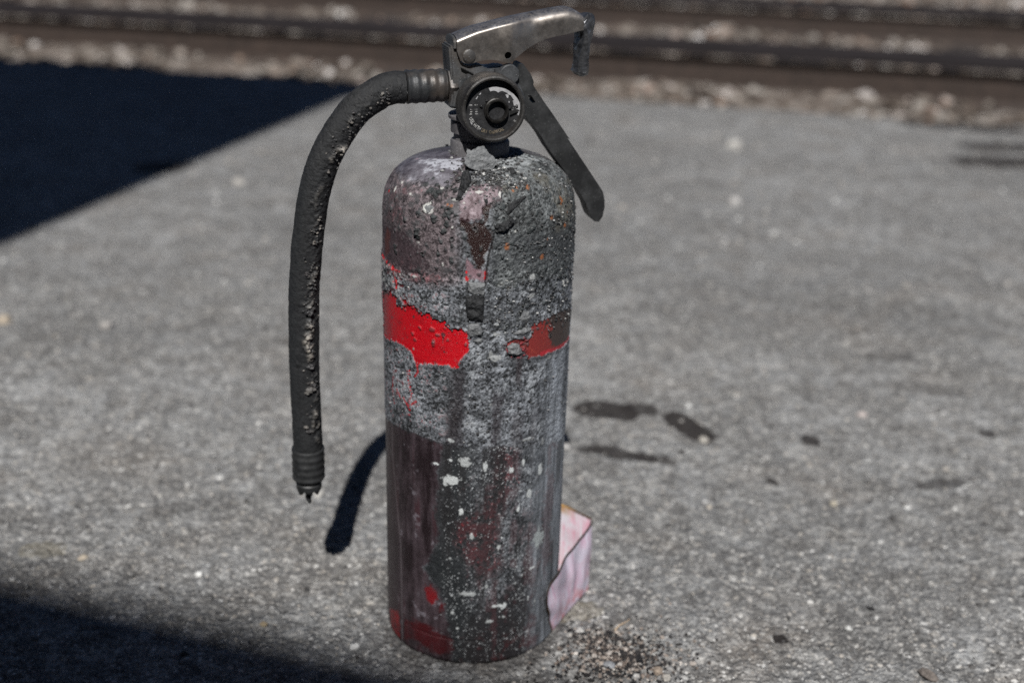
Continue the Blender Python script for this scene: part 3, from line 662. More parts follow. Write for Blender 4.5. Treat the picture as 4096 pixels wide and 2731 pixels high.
# --- blobs, craters and chips
def blob(fn, x, y, rpx, h, rgb, k=.9, crater=False, asp=1.0, sc_=.00016):
    """rpx: radius in full-size photograph pixels"""
    a0, s0 = fn(x, y); r_ = rpx*sc_; put(a0, s0, r_, h, rgb, k, crater, asp)
def put(a0, s0, r_, h, rgb, k, crater, asp):
    global col
    j = np.where(np.abs(Aw*RB-a0) < 2.2*r_)[0]; i = np.where(np.abs(Ss-s0) < 2.2*r_)[0]
    if len(i) == 0 or len(j) == 0: return
    ix = np.ix_(i, j)
    d = np.hypot((X[ix]-a0)*asp, (Y[ix]-s0)/asp)/r_ + .65*N3[ix] + .30*N2[ix]
    mk = sstep(1.15, .75, d)
    hh = h*np.sqrt(np.clip(1-(d/1.15)**2, 0, 1)) if not crater else h*(np.exp(-((d-.8)/.25)**2)-1.2*sstep(.7, .2, d))
    hgt[ix] += hh
    if rgb is not None: col[ix] = col[ix]*(1-(mk*k)[..., None])+np.asarray(rgb)*(mk*k)[..., None]
    if crater: col[ix] = col[ix]*(1-(sstep(.5, .25, d)*.9)[..., None])
DKB = C(58, 64, 65)
for x, y, r_, h in ((325, 855, 12, 1.6), (470, 790, 17, 1.6), (450, 980, 15, 1.5), (450, 1025, 10, 1.2), (715, 970, 12, 1.4), (690, 1090, 9, 1.1), (620, 850, 15, 1.4), (760, 905, 12, 1.2), (580, 560, 14, 1.2), (225, 640, 10, 1.2), (175, 745, 9, 1.2), (640, 580, 16, 1.2), (690, 560, 12, 1), (540, 500, 12, 1), (790, 770, 20, 1.4), (760, 800, 16, 1.2), (810, 1130, 9, 1), (665, 1220, 8, .9), (525, 1190, 6, .7), (800, 1260, 9, .9), (800, 1300, 8, .8), (220, 1140, 12, 1.3), (225, 1195, 9, 1.), (260, 950, 10, .9), (215, 970, 7, .8), (610, 430, 8, 1), (655, 500, 8, 1), (1080, 500, 10, 1.3), (1600, 630, 10, 1), (1605, 735, 10, 1), (1680, 795, 9, 1), (1650, 935, 9, 1.1), (1605, 975, 11, 1.2), (1770, 880, 8, .8), (1790, 610, 7, .8), (1425, 1100, 9, .9), (1860, 720, 8, .9), (1900, 800, 10, 1), (1770, 1360, 10, 1.1), (1550, 1250, 9, .9), (1960, 760, 8, 1.), (2060, 700, 9, 1.), (2075, 850, 9, 1.), (2070, 960, 9, 1.), (1540, 800, 9, .9), (1560, 1110, 10, .9), (1850, 1170, 9, .8), (1410, 890, 10, 1.), (1330, 730, 10, 1.)):
    blob(cz3, x, y, r_, h*.001, DKB*random.uniform(.6, 1.2), .85)
for x, y, r_ in ((970, 1210, 9), (430, 955, 8), (480, 960, 5), (800, 1060, 8), (1180, 930, 9), (600, 690, 7), (785, 760, 7), (1045, 960, 14), (1560, 1120, 9), (880, 600, 6)):
    blob(cz3, x, y, r_, .0006, C(70, 74, 76), .5, True)
rg = random.Random(3)
for k in range(620):                         # bumps on the grey right shoulder
    a0 = rg.uniform(-.052, .098); s0 = rg.uniform(s1-.066, s1+.045)
    if a0 < cz3(1250, 900)[0] and rg.random() < .62: continue
    put(a0, s0, rg.uniform(.0005, .0016), rg.uniform(.0003, .0009), C(60, 65, 66)*rg.uniform(.55, 1.5), .6, rg.random() < .12, rg.uniform(.75, 1.3))
for k in range(260):                         # small chips in the band
    a0 = rg.uniform(-.09, .09); s0 = rg.uniform(cz4(700, 1500)[1], s1-.05)
    i = np.argmin(np.abs(Ss-s0)); j = np.argmin(np.abs(Aw*RB-a0))
    if red[i, j] > .3 or brn[i, j] > .3: continue
    put(a0, s0, rg.uniform(.0004, .0011), rg.uniform(.0002, .0006), C(96, 99, 103)*rg.uniform(.35, 1.9), .7, False, rg.uniform(.7, 1.4))
PALE = C(196, 200, 200)
for x, y, r_, asp in ((590, 160, 21, 1), (500, 283, 25, .8), (725, 192, 13, 1.3), (1090, 210, 17, 1.4), (1020, 368, 13, 1.2), (570, 490, 9, 1.2), (945, 470, 7, 1.2), (795, 1110, 13, .6), (845, 1110, 12, 1), (735, 980, 7, 1.4), (980, 160, 9, 1.5), (500, 150, 7, 1), (400, 172, 8, .7), (835, 660, 5, 1), (970, 905, 5, 1), (925, 960, 5, 1.2), (1010, 1060, 6, 1.5), (1055, 1075, 6, 1.3), (545, 1255, 6, 1), (510, 1155, 6, 1), (760, 1210, 11, .7), (600, 1030, 18, .5), (900, 215, 12, 1), (850, 1180, 6, 1), (815, 725, 8, 1.2), (640, 640, 10, 1.4), (1040, 855, 10, .5), (495, 795, 6, 1), (1000, 10, 9, .6), (500, 15, 10, .8)):
    blob(cz5, x, y, r_, .0003, PALE*random.uniform(.55, 1.0), .9, False, asp, .000175)
blob(cz5, 1085, 655, 32, .00025, C(150, 156, 156), .9, False, 1.1, .000175); blob(cz5, 1075, 705, 12, .0002, C(150, 156, 156), .8, False, 1.4, .000175)
for x, y, r_, asp in ((560, 745, 20, .9), (215, 540, 10, 1.5), (285, 475, 8, .8), (420, 1448, 8, .7), (705, 535, 7, 1), (1415, 480, 9, .8), (1300, 600, 8, 1.4), (1560, 430, 9, .6), (1490, 360, 9, .6), (810, 940, 4, 1), (710, 1320, 6, 1.3), (1465, 985, 5, 1.2), (400, 610, 9, 1), (370, 590, 9, 1), (455, 1098, 6, .8), (835, 655, 9, .6), (1640, 1460, 12, .8), (2000, 1490, 10, 1.6), (1960, 1520, 9, 1.6), (1940, 1370, 5, 1), (110, 1480, 8, 1.4), (270, 1430, 6, 1), (930, 690, 5, 1), (1090, 580, 9, .6)):
    blob(cz3, x, y, r_, .0004, C(184, 184, 180)*random.uniform(.7, 1.05), .9, False, asp)
for x, y, r_, asp in ((1035, 710, 9, 1.6), (1085, 745, 17, .7), (1165, 515, 6, 1), (1085, 440, 8, .8), (1100, 405, 5, 1), (345, 662, 4, 1), (1400, 190, 13, .9), (1400, 130, 10, .6), (1405, 30, 14, .9), (1690, 90, 13, 1.7), (1710, 40, 9, 1.5), (875, 1330, 9, .7), (420, 1270, 6, 1), (265, 1000, 6, 1), (1040, 1160, 5, .7), (1560, 735, 11, .8), (1500, 1490, 9, 1.5), (1370, 1470, 14, .4), (355, 10, 8, .8), (95, 40, 8, 1), (115, 1300, 5, 2.0), (1100, 525, 11, .6)):
    blob(cz4, x, y, r_, .0004, C(150, 152, 152)*random.uniform(.7, 1.15), .9, False, asp)
# light specks over the lower middle
spk = rest*sstep(.84, 1.0, N4+.30*N3+.45*N1)*sstep(cz5(430, 300)[0]-.002, cz5(480, 300)[0], X)*(1-.5*rt)
over(C(176, 180, 182), spk*.8)
rg = random.Random(9)
for k in range(120):
    a0 = rg.uniform(cz5(430, 600)[0], cz5(1080, 600)[0]); s0 = rg.uniform(.012, cz5(700, 40)[1])
    put(a0, s0, rg.uniform(.0002, .00055), .00008, C(176, 180, 182)*rg.uniform(.5, 1.1), .9, False, 1.0)
over(np.array([.045, .036, .040]), bk*.8)
lum_ = np.maximum(col@np.array([.3, .55, .15]), .004); kc_ = np.clip((lum_/.088)**.20, .5, 1.4)
col *= (1+(kc_-1)*(1-np.clip(red+brn, 0, 1)))[..., None]
# mesh
Pd = P3+hgt[..., None]*np.stack([nr[:, None]*np.sin(Aa)[None], -nr[:, None]*np.cos(Aa)[None], nz[:, None]+0*Aa[None]], -1)
Pd[0, :, 2] = 0.0
nR, nC = X.shape
body = mesh_np('cylinder', Pd.reshape(-1, 3), grid_faces(nR, nC, True), None, EX, True)
ca = body.data.color_attributes.new('paint', 'FLOAT_COLOR', 'POINT')
ca.data.foreach_set('color', np.concatenate([np.clip(col, .002, .9), rough[..., None]], -1).astype(np.float32).ravel())
s = NT('burnt_paint'); c = s.coord()
at_ = s.n('ShaderNodeAttribute', attribute_name='paint')
f = s.noise(c, 2600, 3, .7); g2_ = s.noise(c, 900, 4, .7)
cc = s.mix(1.0, at_.outputs['Color'], s.ramp(f, [(.25, .55), (.75, 1.45)]), 'MULTIPLY')
s.setc('Base Color', cc); s.setc('Roughness', s.math('ADD', at_.outputs['Alpha'], s.math('MULTIPLY', s.math('SUBTRACT', g2_, .5), .35)))
s.setc('Normal', s.bump(s.math('ADD', f, g2_), .00035, .9)); s.b.inputs['Specular IOR Level'].default_value = .5
body.data.materials.append(s.m)
def hit(px, py): a, s_ = cyl(px, py); return a, s_
def on_body(a_arc, s_, lift=0.0):            # point and normal of the body at (arc, s)
    a = a_arc/RB; r_ = np.interp(s_, Ss, Rr); z_ = np.interp(s_, Ss, Zz); n_r = np.interp(s_, Ss, nr); n_z = np.interp(s_, Ss, nz)
    n_ = np.array([n_r*math.sin(a), -n_r*math.cos(a), n_z]); return np.array([r_*math.sin(a), -r_*math.cos(a), z_])+n_*lift, n_

# ---- flakes of char standing on the body (each its own piece)
s = NT('charcoal_flake'); c = s.coord(); s.setc('Base Color', s.ramp(s.noise(c, 700, 5, .7), [(.35, (.006, .006, .007)), (.75, (.034, .036, .038))])); s.setc('Roughness', .7)
s.setc('Normal', s.bump(s.noise(c, 900, 5, .75), .0006)); MCH = s.m
s = NT('grey_ash_flake'); c = s.coord(); s.setc('Base Color', s.ramp(s.noise(c, 500, 5, .7), [(.3, (.10, .105, .11)), (.6, (.20, .205, .21)), (.8, (.34, .345, .35))])); s.setc('Roughness', .85)
s.setc('Normal', s.bump(s.noise(c, 700, 5, .75), .0006)); MAS = s.m
from mathutils.geometry import delaunay_2d_cdt
def tri_sheet(out, step, rg_):
    """fill an outline with jittered triangles -> points, triangles, distance to the outline"""
    out = np.asarray(out, float); lo, hi = out.min(0), out.max(0)
    gx_, gy_ = np.meshgrid(np.arange(lo[0], hi[0], step), np.arange(lo[1], hi[1], step*.9)); g_ = np.stack([gx_.ravel(), gy_.ravel()], -1)+rg_.uniform(-.3, .3, (gx_.size, 2))*step
    g_ = g_[sd_poly(g_[:, 0], g_[:, 1], out) < -.45*step]; n_ = len(out)
    r_ = delaunay_2d_cdt([Vector(q) for q in np.vstack([out, g_])], [(i, (i+1) % n_) for i in range(n_)], [list(range(n_))], 1, step*1e-4)
    V2 = np.array([v_[:] for v_ in r_[0]]); return V2, [list(f_) for f_ in r_[2]], np.abs(sd_poly(V2[:, 0], V2[:, 1], out))
def sheet_obj(V2, tri, front, back, mat, label):
    bm = bmesh.new(); F_ = [bm.verts.new(front(i)) for i in range(len(V2))]; B_ = [bm.verts.new(back(i)) for i in range(len(V2))]
    cnt = {}
    for f_ in tri:
        bm.faces.new([F_[i] for i in f_]); bm.faces.new([B_[i] for i in f_[::-1]])
        for i, j in zip(f_, f_[1:]+f_[:1]): cnt[(i, j)] = 1
    for i, j in list(cnt):
        if (j, i) not in cnt: bm.faces.new((F_[j], F_[i], B_[i], B_[j]))
    o = bm_obj('char_flake', bm, mat, EX, False)
    if label: o['label'] = label
    return o
def rag_outline(pts, n, amp, rg_):
    pts = np.asarray(pts, float); out = []
    for i in range(len(pts)):
        a, b = pts[i], pts[(i+1) % len(pts)]
        for t in np.linspace(0, 1, n, endpoint=False): out.append(a+(b-a)*t+rg_.normal(0, amp, 2))
    return np.array(out)
def flake(pts, fn, mat, lift, thick, curl=0.0, seed=0, label=None, n=4):
    """a sheet of burnt crust traced on the body, lifted, curled and given thickness"""
    rg_ = np.random.default_rng(seed)
    out = rag_outline([fn(*p_) for p_ in pts], n, .00022, rg_); V2, tri, dd_ = tri_sheet(out, .00085, rg_)
    cen = out.mean(0); ext = np.abs(out-cen).max(); Q = np.c_[V2, 0*V2[:, :1]+seed]
    nz = fbm(Q, 260, 3, seed+300, .6); base = lift*(.45+.55*np.clip(dd_/.002, 0, 1))+curl*np.clip((V2[:, 1]-cen[1])/ext, 0, 1)
    topz = base+thick*np.clip(.75+.95*nz, .2, 1.7)*(.55+.45*np.clip(dd_/.001, 0, 1))
    return sheet_obj(V2, tri, lambda i: on_body(V2[i, 0], V2[i, 1], topz[i])[0], lambda i: on_body(V2[i, 0], V2[i, 1], base[i]*.6)[0], mat, label)
flake([(880, 670), (862, 640), (905, 480), (925, 400), (985, 402), (1012, 440), (1000, 490), (940, 580), (910, 620)], cz3, MCH, .0012, .0028, .001, 1, 'long black charcoal flake on the shoulder')
flake([(1060, 355), (1120, 300), (1130, 250), (1200, 245), (1260, 300), (1220, 320), (1150, 335), (1110, 350)], cz3, MCH, .0015, .002, .0, 2)
flake([(940, 305), (955, 280), (1010, 275), (1015, 305), (970, 318)], cz3, MCH, .001, .0015, .0, 3)
def flap(pts, mat, label, seed):
    """an upright scrap of crust: its foot on the shoulder, its torn top standing free in front of the neck"""
    rg_ = np.random.default_rng(seed); out = rag_outline(pts, 4, 3.0, rg_); V2, tri, dd_ = tri_sheet(out, 11.0, rg_)
    nz = fbm(np.c_[V2*.001, 0*V2[:, :1]], 14, 4, 320, .65)
    def at(i, dz):
        q = V2[i]; off = np.interp(q[1], [90, 250, 340], [.0362, .0385, .0392])+dz+.0011*nz[i]
        px, py = 1500+.38271*q[0], 550+.38271*q[1]; u, z = V(px, py, off); return W(u, off, z)
    return sheet_obj(V2, tri, lambda i: at(i, 0), lambda i: at(i, -.0016), mat, label)
flap([(955, 185), (965, 115), (1015, 135), (1060, 110), (1100, 92), (1140, 88), (1165, 130), (1195, 165), (1250, 210), (1275, 268), (1250, 318), (1150, 345), (1050, 342), (985, 318), (935, 270)], MAS, 'raised grey flap of ash below the gauge', 4)
flake([(1300, 650), (1290, 600), (1310, 560), (1335, 590), (1325, 650)], cz3, MCH, .001, .0016, 0, 5)
flake([(1240, 930), (1290, 900), (1380, 870), (1420, 830), (1440, 870), (1400, 940), (1330, 985), (1260, 985)], cz3, MCH, .0012, .0026, 0, 6, 'knotted black char lump right of the brown drip')
flake([(1390, 700), (1450, 670), (1560, 610), (1575, 625), (1480, 720), (1400, 790), (1370, 800)], cz3, MCH, .0008, .0016, 0, 7)
flake([(830, 580), (815, 545), (850, 520), (880, 545), (860, 575)], cz3, MCH, .0008, .0016, 0, 8)
flake([(1120, 640), (1180, 640), (1175, 700), (1150, 710)], cz3, MCH, .0006, .0018, 0, 9)
flake([(1375, 330), (1440, 340), (1470, 380), (1420, 385)], cz3, MCH, .0008, .0012, 0, 10)
flake([(835, 60), (985, 66), (982, 150), (975, 172), (930, 165), (880, 172), (832, 130)], cz4, MAS, .0010, .0010, 0, 11)
flake([(815, 180), (880, 172), (975, 180), (978, 270), (965, 400), (900, 405), (850, 390), (828, 405), (820, 300)], cz4, MCH, .0016, .0016, .001, 12, 'black tongue of melted residue above the red band')
flake([(835, 430), (930, 430), (958, 490), (945, 540), (900, 530), (850, 560), (830, 500)], cz4, MAS, .0010, .0016, .001, 13)
flake([(880, 580), (955, 565), (960, 600), (930, 610)], cz4, MAS, .0006, .0012, 0, 14)
flake([(1290, 390), (1330, 320), (1370, 325), (1400, 375), (1370, 405), (1310, 408)], cz4, MAS, .0006, .0009, .001, 15)
flake([(1180, 640), (1230, 600), (1290, 620), (1310, 690), (1240, 720), (1190, 700)], cz4, MAS, .0006, .0016, 0, 16)
flake([(1230, 520), (1330, 470), (1390, 470), (1380, 510), (1300, 535)], cz4, MAS, .0006, .0012, 0, 17)
flake([(540, 800), (505, 740), (525, 705), (590, 710), (620, 730), (570, 785)], cz3, MAS, .0004, .0005, 0, 18)
flake([(1410, 470), (1440, 480), (1425, 500), (1400, 490)], cz3, MAS, .0006, .0006, 0, 19)
# loose crumbs on the shoulder: too small to pick apart
rg = np.random.default_rng(5); Pn = []; sz = []
for k in range(1500):
    if k < 650:
        a, s_ = cz3(rg.normal(1180, 190), rg.normal(400, 120))
    elif k < 1250:
        a, s_ = rg.uniform(cz3(1250, 900)[0], .1), rg.uniform(s1-.06, s1+.05)
    else:
        a, s_ = rg.uniform(-.085, .09), rg.uniform(cz4(700, 1500)[1], s1-.03)
        i = np.argmin(np.abs(Ss-s_)); j = np.argmin(np.abs(Aw*RB-a))
        if red[i, j] > .2 or brn[i, j] > .2: continue
    z_ = rg.uniform(.0003, .0010)*(1.3 if k < 650 else 1.0)
    p_, _ = on_body(a, min(s_, SMAX-.004), z_*.3+.0003); Pn.append(p_); sz.append(z_)
MCR = stone_material('ash_crumb', [(0, (.015, .015, .016)), (.4, (.05, .053, .055)), (.7, (.12, .125, .13)), (.88, (.26, .265, .27)), (1, (.6, .6, .58))], .6, .5)
o = stone_mesh('ash_crumbs', np.array(Pn), np.array(sz), MCR, .7, 1, 12); o.parent = EX; o['kind'] = 'stuff'

# ---- metals
M_BODY = mat_soot_metal('sooty_valve_casting', (.022, .024, .026), (.165, .17, .18), .2, .48, 1.2, tint=(.085, .075, .066))
M_LEVER = None
s = NT('heat_tinted_steel'); c = s.coord()
n1 = s.noise(c, 55, 5, .6); n2 = s.noise(c, 700, 4, .7)
sepn = s.n('ShaderNodeNewGeometry'); sx = s.n('ShaderNodeSeparateXYZ'); s.l(sepn.outputs['Normal'], sx.inputs[0])
col_ = s.mix(s.ramp(n1, [(.35, 0.0), (.65, 1.0)]), (.27, .24, .215), (.45, .41, .37))
dust = s.math('MULTIPLY', s.ramp(sx.outputs[2], [(.35, 0.0), (.8, 1.0)]), s.ramp(n2, [(.25, .55), (.6, 1.0)]))   # ash settled on top
col_ = s.mix(dust, col_, s.ramp(s.noise(c, 130, 6, .7), [(.36, (.020, .022, .030)), (.58, (.075, .08, .098)), (.72, (.28, .28, .30))]))
s.setc('Base Color', col_); s.setc('Metallic', s.ramp(dust, [(.2, .92), (.8, .25)])); s.setc('Roughness', s.math('ADD', s.ramp(dust, [(.2, .38), (.8, .5)]), s.math('MULTIPLY', s.math('SUBTRACT', s.noise(c, 240, 5, .7), .5), .35)))
s.setc('Normal', s.bump(n2, .00006, .7)); M_LEVER = s.m
M_HANDLE = mat_soot_metal('black_burnt_handle', (.018, .0185, .019), (.075, .077, .080), .1, .5, .5, bump=.00015)
M_NECK = mat_soot_metal('sooty_neck_paint', (.055, .050, .053), (.30, .295, .305), .1, .55, 1.4, tint=(.16, .06, .06))
s = NT('void_black'); s.setc('Base Color', (.006, .006, .006)); s.setc('Roughness', .8); M_VOID = s.m

def lathe(name, prof_, axis_pt, axis, mat, parent, n=64, smooth=True):
    ax = np.asarray(axis, float); ax /= np.linalg.norm(ax)
    t = np.array([0, 0, 1.0]) if abs(ax[2]) < .9 else np.array([1.0, 0, 0])
    b1 = np.cross(ax, t); b1 /= np.linalg.norm(b1); b2 = np.cross(ax, b1)
    th = np.linspace(0, 2*np.pi, n, endpoint=False); vs_ = []
    for r_, h_ in prof_: vs_.append(np.asarray(axis_pt)+ax*h_+r_*(np.cos(th)[:, None]*b1+np.sin(th)[:, None]*b2))
    o_ = mesh_np(name, np.vstack(vs_), grid_faces(len(prof_), n, True), mat, parent, smooth)
    try: o_.data.set_sharp_from_angle(angle=rad(35))
    except Exception: pass
    return o_
def extrude_poly(name, pts, o0, o1, mat, parent, bev=.0006, seg=2):
    bm = bmesh.new(); f0 = bm.faces.new([bm.verts.new(W(u, o0, z)) for u, z in pts])
    r_ = bmesh.ops.extrude_face_region(bm, geom=[f0]); dv = Vector(E2*(o1-o0))
    for v_ in [e for e in r_['geom'] if isinstance(e, bmesh.types.BMVert)]: v_.co += dv
    bmesh.ops.recalc_face_normals(bm, faces=bm.faces[:])
    if bev: bmesh.ops.bevel(bm, geom=bm.edges[:], offset=bev, segments=seg, affect='EDGES', clamp_overlap=True)
    return bm_obj(name, bm, mat, parent, True)
def cut(o_, cutter):
    md = o_.modifiers.new('cut', 'BOOLEAN'); md.operation = 'DIFFERENCE'; md.object = cutter; md.solver = 'EXACT'
    bpy.context.view_layer.update(); dg = bpy.context.evaluated_depsgraph_get()
    me = bpy.data.meshes.new_from_object(o_.evaluated_get(dg)); o_.modifiers.clear(); o_.data = me
    bpy.data.objects.remove(cutter)
    try: me.set_sharp_from_angle(angle=rad(35))
    except Exception: pass

# ---- neck: collars of the cylinder opening
ztop = np.interp(.0185, pr[::-1], pz[::-1])
zn = lambda y: V(1919, 250+.23596*y, -.0)[1]
nb = ztop-.002
zc = [zn(y) for y in (1420, 1300, 1290, 1180, 1165, 985, 975, 955, 945, 880, 860, 800)]
pf_ = [(.0190, nb), (.0192, zc[1]-.001), (.0186, zc[1]), (.0172, zc[2]), (.0170, zc[3]-.001), (.0168, zc[3]), (.0190, zc[4]), (.0190, zc[5]), (.0183, zc[6]), (.0176, zc[7]), (.0196, zc[8]), (.0206, zc[8]+.0006), (.0208, zc[9]), (.0202, zc[10]), (.0150, zc[10]+.0004), (.0148, zc[11]+.004)]
lathe('neck', pf_, (0, 0, 0), (0, 0, 1), M_NECK, EX, 96)

# ---- valve body
VB = [(683, 425), (742, 430), (764, 470), (778, 545), (808, 596), (866, 618), (930, 606), (985, 602), (1030, 640), (1100, 640), (1190, 622), (1290, 652), (1296, 705), (1350, 770), (1400, 900), (1392, 1090), (1250, 1210), (1010, 1210), (800, 1008), (748, 1005), (690, 1000), (712, 900), (702, 700)]
valve = extrude_poly('valve_body', [V1(x, y, .010) for x, y in VB], -.013, .010, M_BODY, EX, .0012)
GC = V(1977, 438, .035)
lathe('gauge_boss', [(.0165, .004), (.0165, .014), (.0178, .020)], W(GC[0], 0, GC[1]), E2, M_BODY, valve, 64)
extrude_poly('rib', [V1(x, y, .012) for x, y in ((790, 628), (806, 622), (1000, 706), (992, 722), (970, 722))], .009, .0128, M_BODY, valve, .0005)
extrude_poly('rib', [V1(x, y, .012) for x, y in ((840, 690), (862, 680), (905, 735), (850, 760))], .009, .0122, M_BODY, valve, .0005)
extrude_poly('web', [V1(x, y, .012) for x, y in ((1104, 640), (1190, 655), (1175, 700), (1110, 700))], .009, .0125, M_BODY, valve, .0004)
u_, z_ = V1(1238, 690, .012); lathe('screw_boss', [(0, .0016), (.0058, .0016), (.0064, .0010), (.0066, -.003)], W(u_, .012, z_), E2, M_BODY, valve, 32)
u_, z_ = V1(880, 712, .012); lathe('plug', [(0, .0008), (.0022, .0008), (.0024, -.002)], W(u_, .0105, z_), E2, M_BODY, valve, 20)

# ---- gauge
gauge = empty('gauge', (0, 0, 0)); gauge.parent = EX
G0 = W(GC[0], 0, GC[1])
RO, RI = .0206, .0177
lathe('bezel', [(RO-.0015, .014), (RO-.0003, .0165), (RO, .020), (RO, .0335), (RO-.0006, .0346), (RO-.0016, .0350), (RI+.0004, .0347), (RI, .0338), (RI, .0296)], G0, E2, mat_soot_metal('sooty_bezel', (.018, .016, .015), (.14, .138, .135), .3, .45, 1.0, tint=(.06, .046, .036)), gauge, 96)
DO = .0300
s = NT('burnt_dial'); c = s.coord(); s.setc('Base Color', s.ramp(s.noise(c, 300, 5, .7), [(.4, (.012, .012, .013)), (.75, (.04, .04, .042))])); s.setc('Roughness', .5)
s.setc('Normal', s.bump(s.noise(c, 900, 4, .7), .0002)); M_DIAL = s.m
lathe('dial', [(0.0001, DO), (RI+.0002, DO)], G0, E2, M_DIAL, gauge, 72)
def G3(x, y, off): return V(1750+.23596*x, 250+.23596*y, off)
s = NT('dial_print'); c = s.coord(); s.setc('Base Color', s.ramp(s.noise(c, 400, 5, .7), [(.3, (.22, .22, .23)), (.6, (.42, .42, .43))])); s.setc('Roughness', .6); M_PR = s.m
def patch(name, pts, off, mat, par, th=.00008):
    bm = bmesh.new(); bm.faces.new([bm.verts.new(W(*G3(x, y, off)[:1], off, G3(x, y, off)[1])) for x, y in pts])
    r_ = bmesh.ops.extrude_face_region(bm, geom=bm.faces[:])
    for v_ in [e for e in r_['geom'] if isinstance(e, bmesh.types.BMVert)]: v_.co += Vector(E2*th)
    bmesh.ops.triangulate(bm, faces=bm.faces[:]); return bm_obj(name, bm, mat, par)
rgp = random.Random(4)
pts = [(868, 440), (930, 424), (1000, 416), (1080, 428), (1150, 452), (1220, 490), (1290, 540), (1350, 600), (1395, 650), (1418, 690), (1400, 700), (1425, 770), (1450, 790), (1452, 830), (1430, 890), (1415, 928), (1385, 920), (1350, 880), (1345, 850), (1390, 820), (1370, 800), (1330, 790), (1318, 755), (1370, 720), (1300, 735), (1290, 700), (1275, 655), (1290, 640), (1265, 600), (1240, 560), (1200, 545), (1180, 520), (1150, 510), (1105, 488), (1060, 492), (1030, 515), (1000, 490), (950, 478), (890, 490)]
pts = [(x+rgp.uniform(-5, 5), y+rgp.uniform(-5, 5)) for x, y in pts]
patch('dial_print', pts, DO+.0002, M_PR, gauge)
for pp in ([(1150, 550), (1180, 540), (1205, 565), (1200, 600), (1180, 605), (1165, 580)], [(1205, 655), (1220, 660), (1218, 688), (1208, 690)], [(700, 545), (738, 512), (735, 540), (712, 552)], [(645, 622), (680, 572), (690, 582), (660, 628)], [(548, 1000), (560, 1010), (600, 1050), (575, 1055)]):
    patch('dial_print', pp, DO+.0002, M_PR, gauge)
tc = G3(1012, 828, DO+.003)
lathe('tube', [(.0080, -.001), (.0078, .0018), (.0072, .0022), (.0073, .0034), (.0069, .0040), (.0062, .0040), (.0056, .0032), (.0056, -.006), (.0001, -.006)], W(tc[0], DO, tc[1]), E2, mat_soot_metal('burnt_brass_tube', (.014, .013, .012), (.10, .095, .09), .5, .4, .6), gauge, 48)
# scraps in the tube and melted lumps round it
for (x, y, r_) in ((960, 920, .0016), (1050, 790, .0017), (1075, 900, .0012), (1220, 760, .0012), (740, 740, .0011), (1340, 740, .0010), (830, 640, .0010), (1290, 820, .0010)):
    g_ = G3(x, y, DO); bm = bmesh.new(); bmesh.ops.create_icosphere(bm, subdivisions=2, radius=r_)
    for v_ in bm.verts: v_.co *= rgp.uniform(.7, 1.25)
    o = bm_obj('scrap', bm, M_DIAL, gauge, True); o.location = W(g_[0], DO+(.0003 if x > 1150 or x < 870 else -.003), g_[1])
patch('needle', [(1230, 830), (1370, 815), (1370, 830), (1250, 880), (1225, 890)], DO+.0012, M_VOID, gauge, .0004)
# lettering
s = NT('worn_white_print'); c = s.coord(); s.setc('Base Color', s.ramp(s.noise(c, 500, 4), [(.35, (.12, .12, .115)), (.6, (.60, .60, .59))])); s.setc('Roughness', .6); M_TX = s.m  # worn
s = NT('worn_tan_print'); c = s.coord(); s.setc('Base Color', s.ramp(s.noise(c, 500, 4), [(.3, (.05, .042, .03)), (.6, (.26, .215, .15))])); s.setc('Roughness', .6); M_TT = s.m
TXM = Matrix.Identity(4)
for i in range(3): TXM[i][0], TXM[i][1], TXM[i][2] = E1[i], (0, 0, 1)[i], E2[i]
def glyphs(name, items, size, mat, off):
    """items: (character, u, z, rotation) -> one mesh of flat print"""
    vs_, fs_ = [], []
    for ch, u, z, ro in items:
        cu = bpy.data.curves.new('t', 'FONT'); cu.body = ch; cu.size = size; cu.align_x = 'CENTER'; cu.align_y = 'CENTER'; cu.extrude = .00004; cu.resolution_u = 2
        ob = bpy.data.objects.new('t', cu); COL.objects.link(ob); bpy.context.view_layer.update()
        me = bpy.data.meshes.new_from_object(ob.evaluated_get(bpy.context.evaluated_depsgraph_get()))
        M_ = Matrix.Translation(Vector(W(u, off, z))) @ TXM @ Matrix.Rotation(ro, 4, 'Z') @ Matrix.Diagonal((.72, 1, 1, 1))
        b_ = len(vs_); vs_ += [M_ @ v_.co for v_ in me.vertices]; fs_ += [[b_+i for i in p_.vertices] for p_ in me.polygons]
        bpy.data.objects.remove(ob); bpy.data.curves.remove(cu); bpy.data.meshes.remove(me)
    me = bpy.data.meshes.new(name); me.from_pydata([tuple(v_) for v_ in vs_], [], fs_); return link_mesh(name, me, mat, gauge)
u0, z0 = GC; rt_ = .0150
txt = 'USE WITH DRY CHEMICAL'; a0_, a1_ = rad(205), rad(298)
its = [(ch, u0+rt_*math.cos(a), z0+rt_*math.sin(a), a+math.pi/2) for ch, a in zip(txt, np.linspace(a0_, a1_, len(txt))) if ch != ' ']
glyphs('lettering', its[:7], .0031, M_TX, DO+.00035); glyphs('lettering', its[7:], .0029, M_TT, DO+.00035)
def word(t, x, y, size, ro, mat):
    u, z = G3(x, y, DO); n_ = len(t)
    glyphs('lettering', [(ch, u+(i-(n_-1)/2)*size*.5*math.cos(ro), z+(i-(n_-1)/2)*size*.5*math.sin(ro), ro) for i, ch in enumerate(t)], size, mat, DO+.00035)
word('bar 0', 563, 800, .0027, rad(90), M_TX); word('psi 0', 653, 795, .0027, rad(90), M_TX); word('100', 1275, 805, .0022, rad(-90), M_TX); word('CA', 995, 1085, .0022, 0, M_TX); word('K', 1308, 990, .0024, rad(50), M_TX)

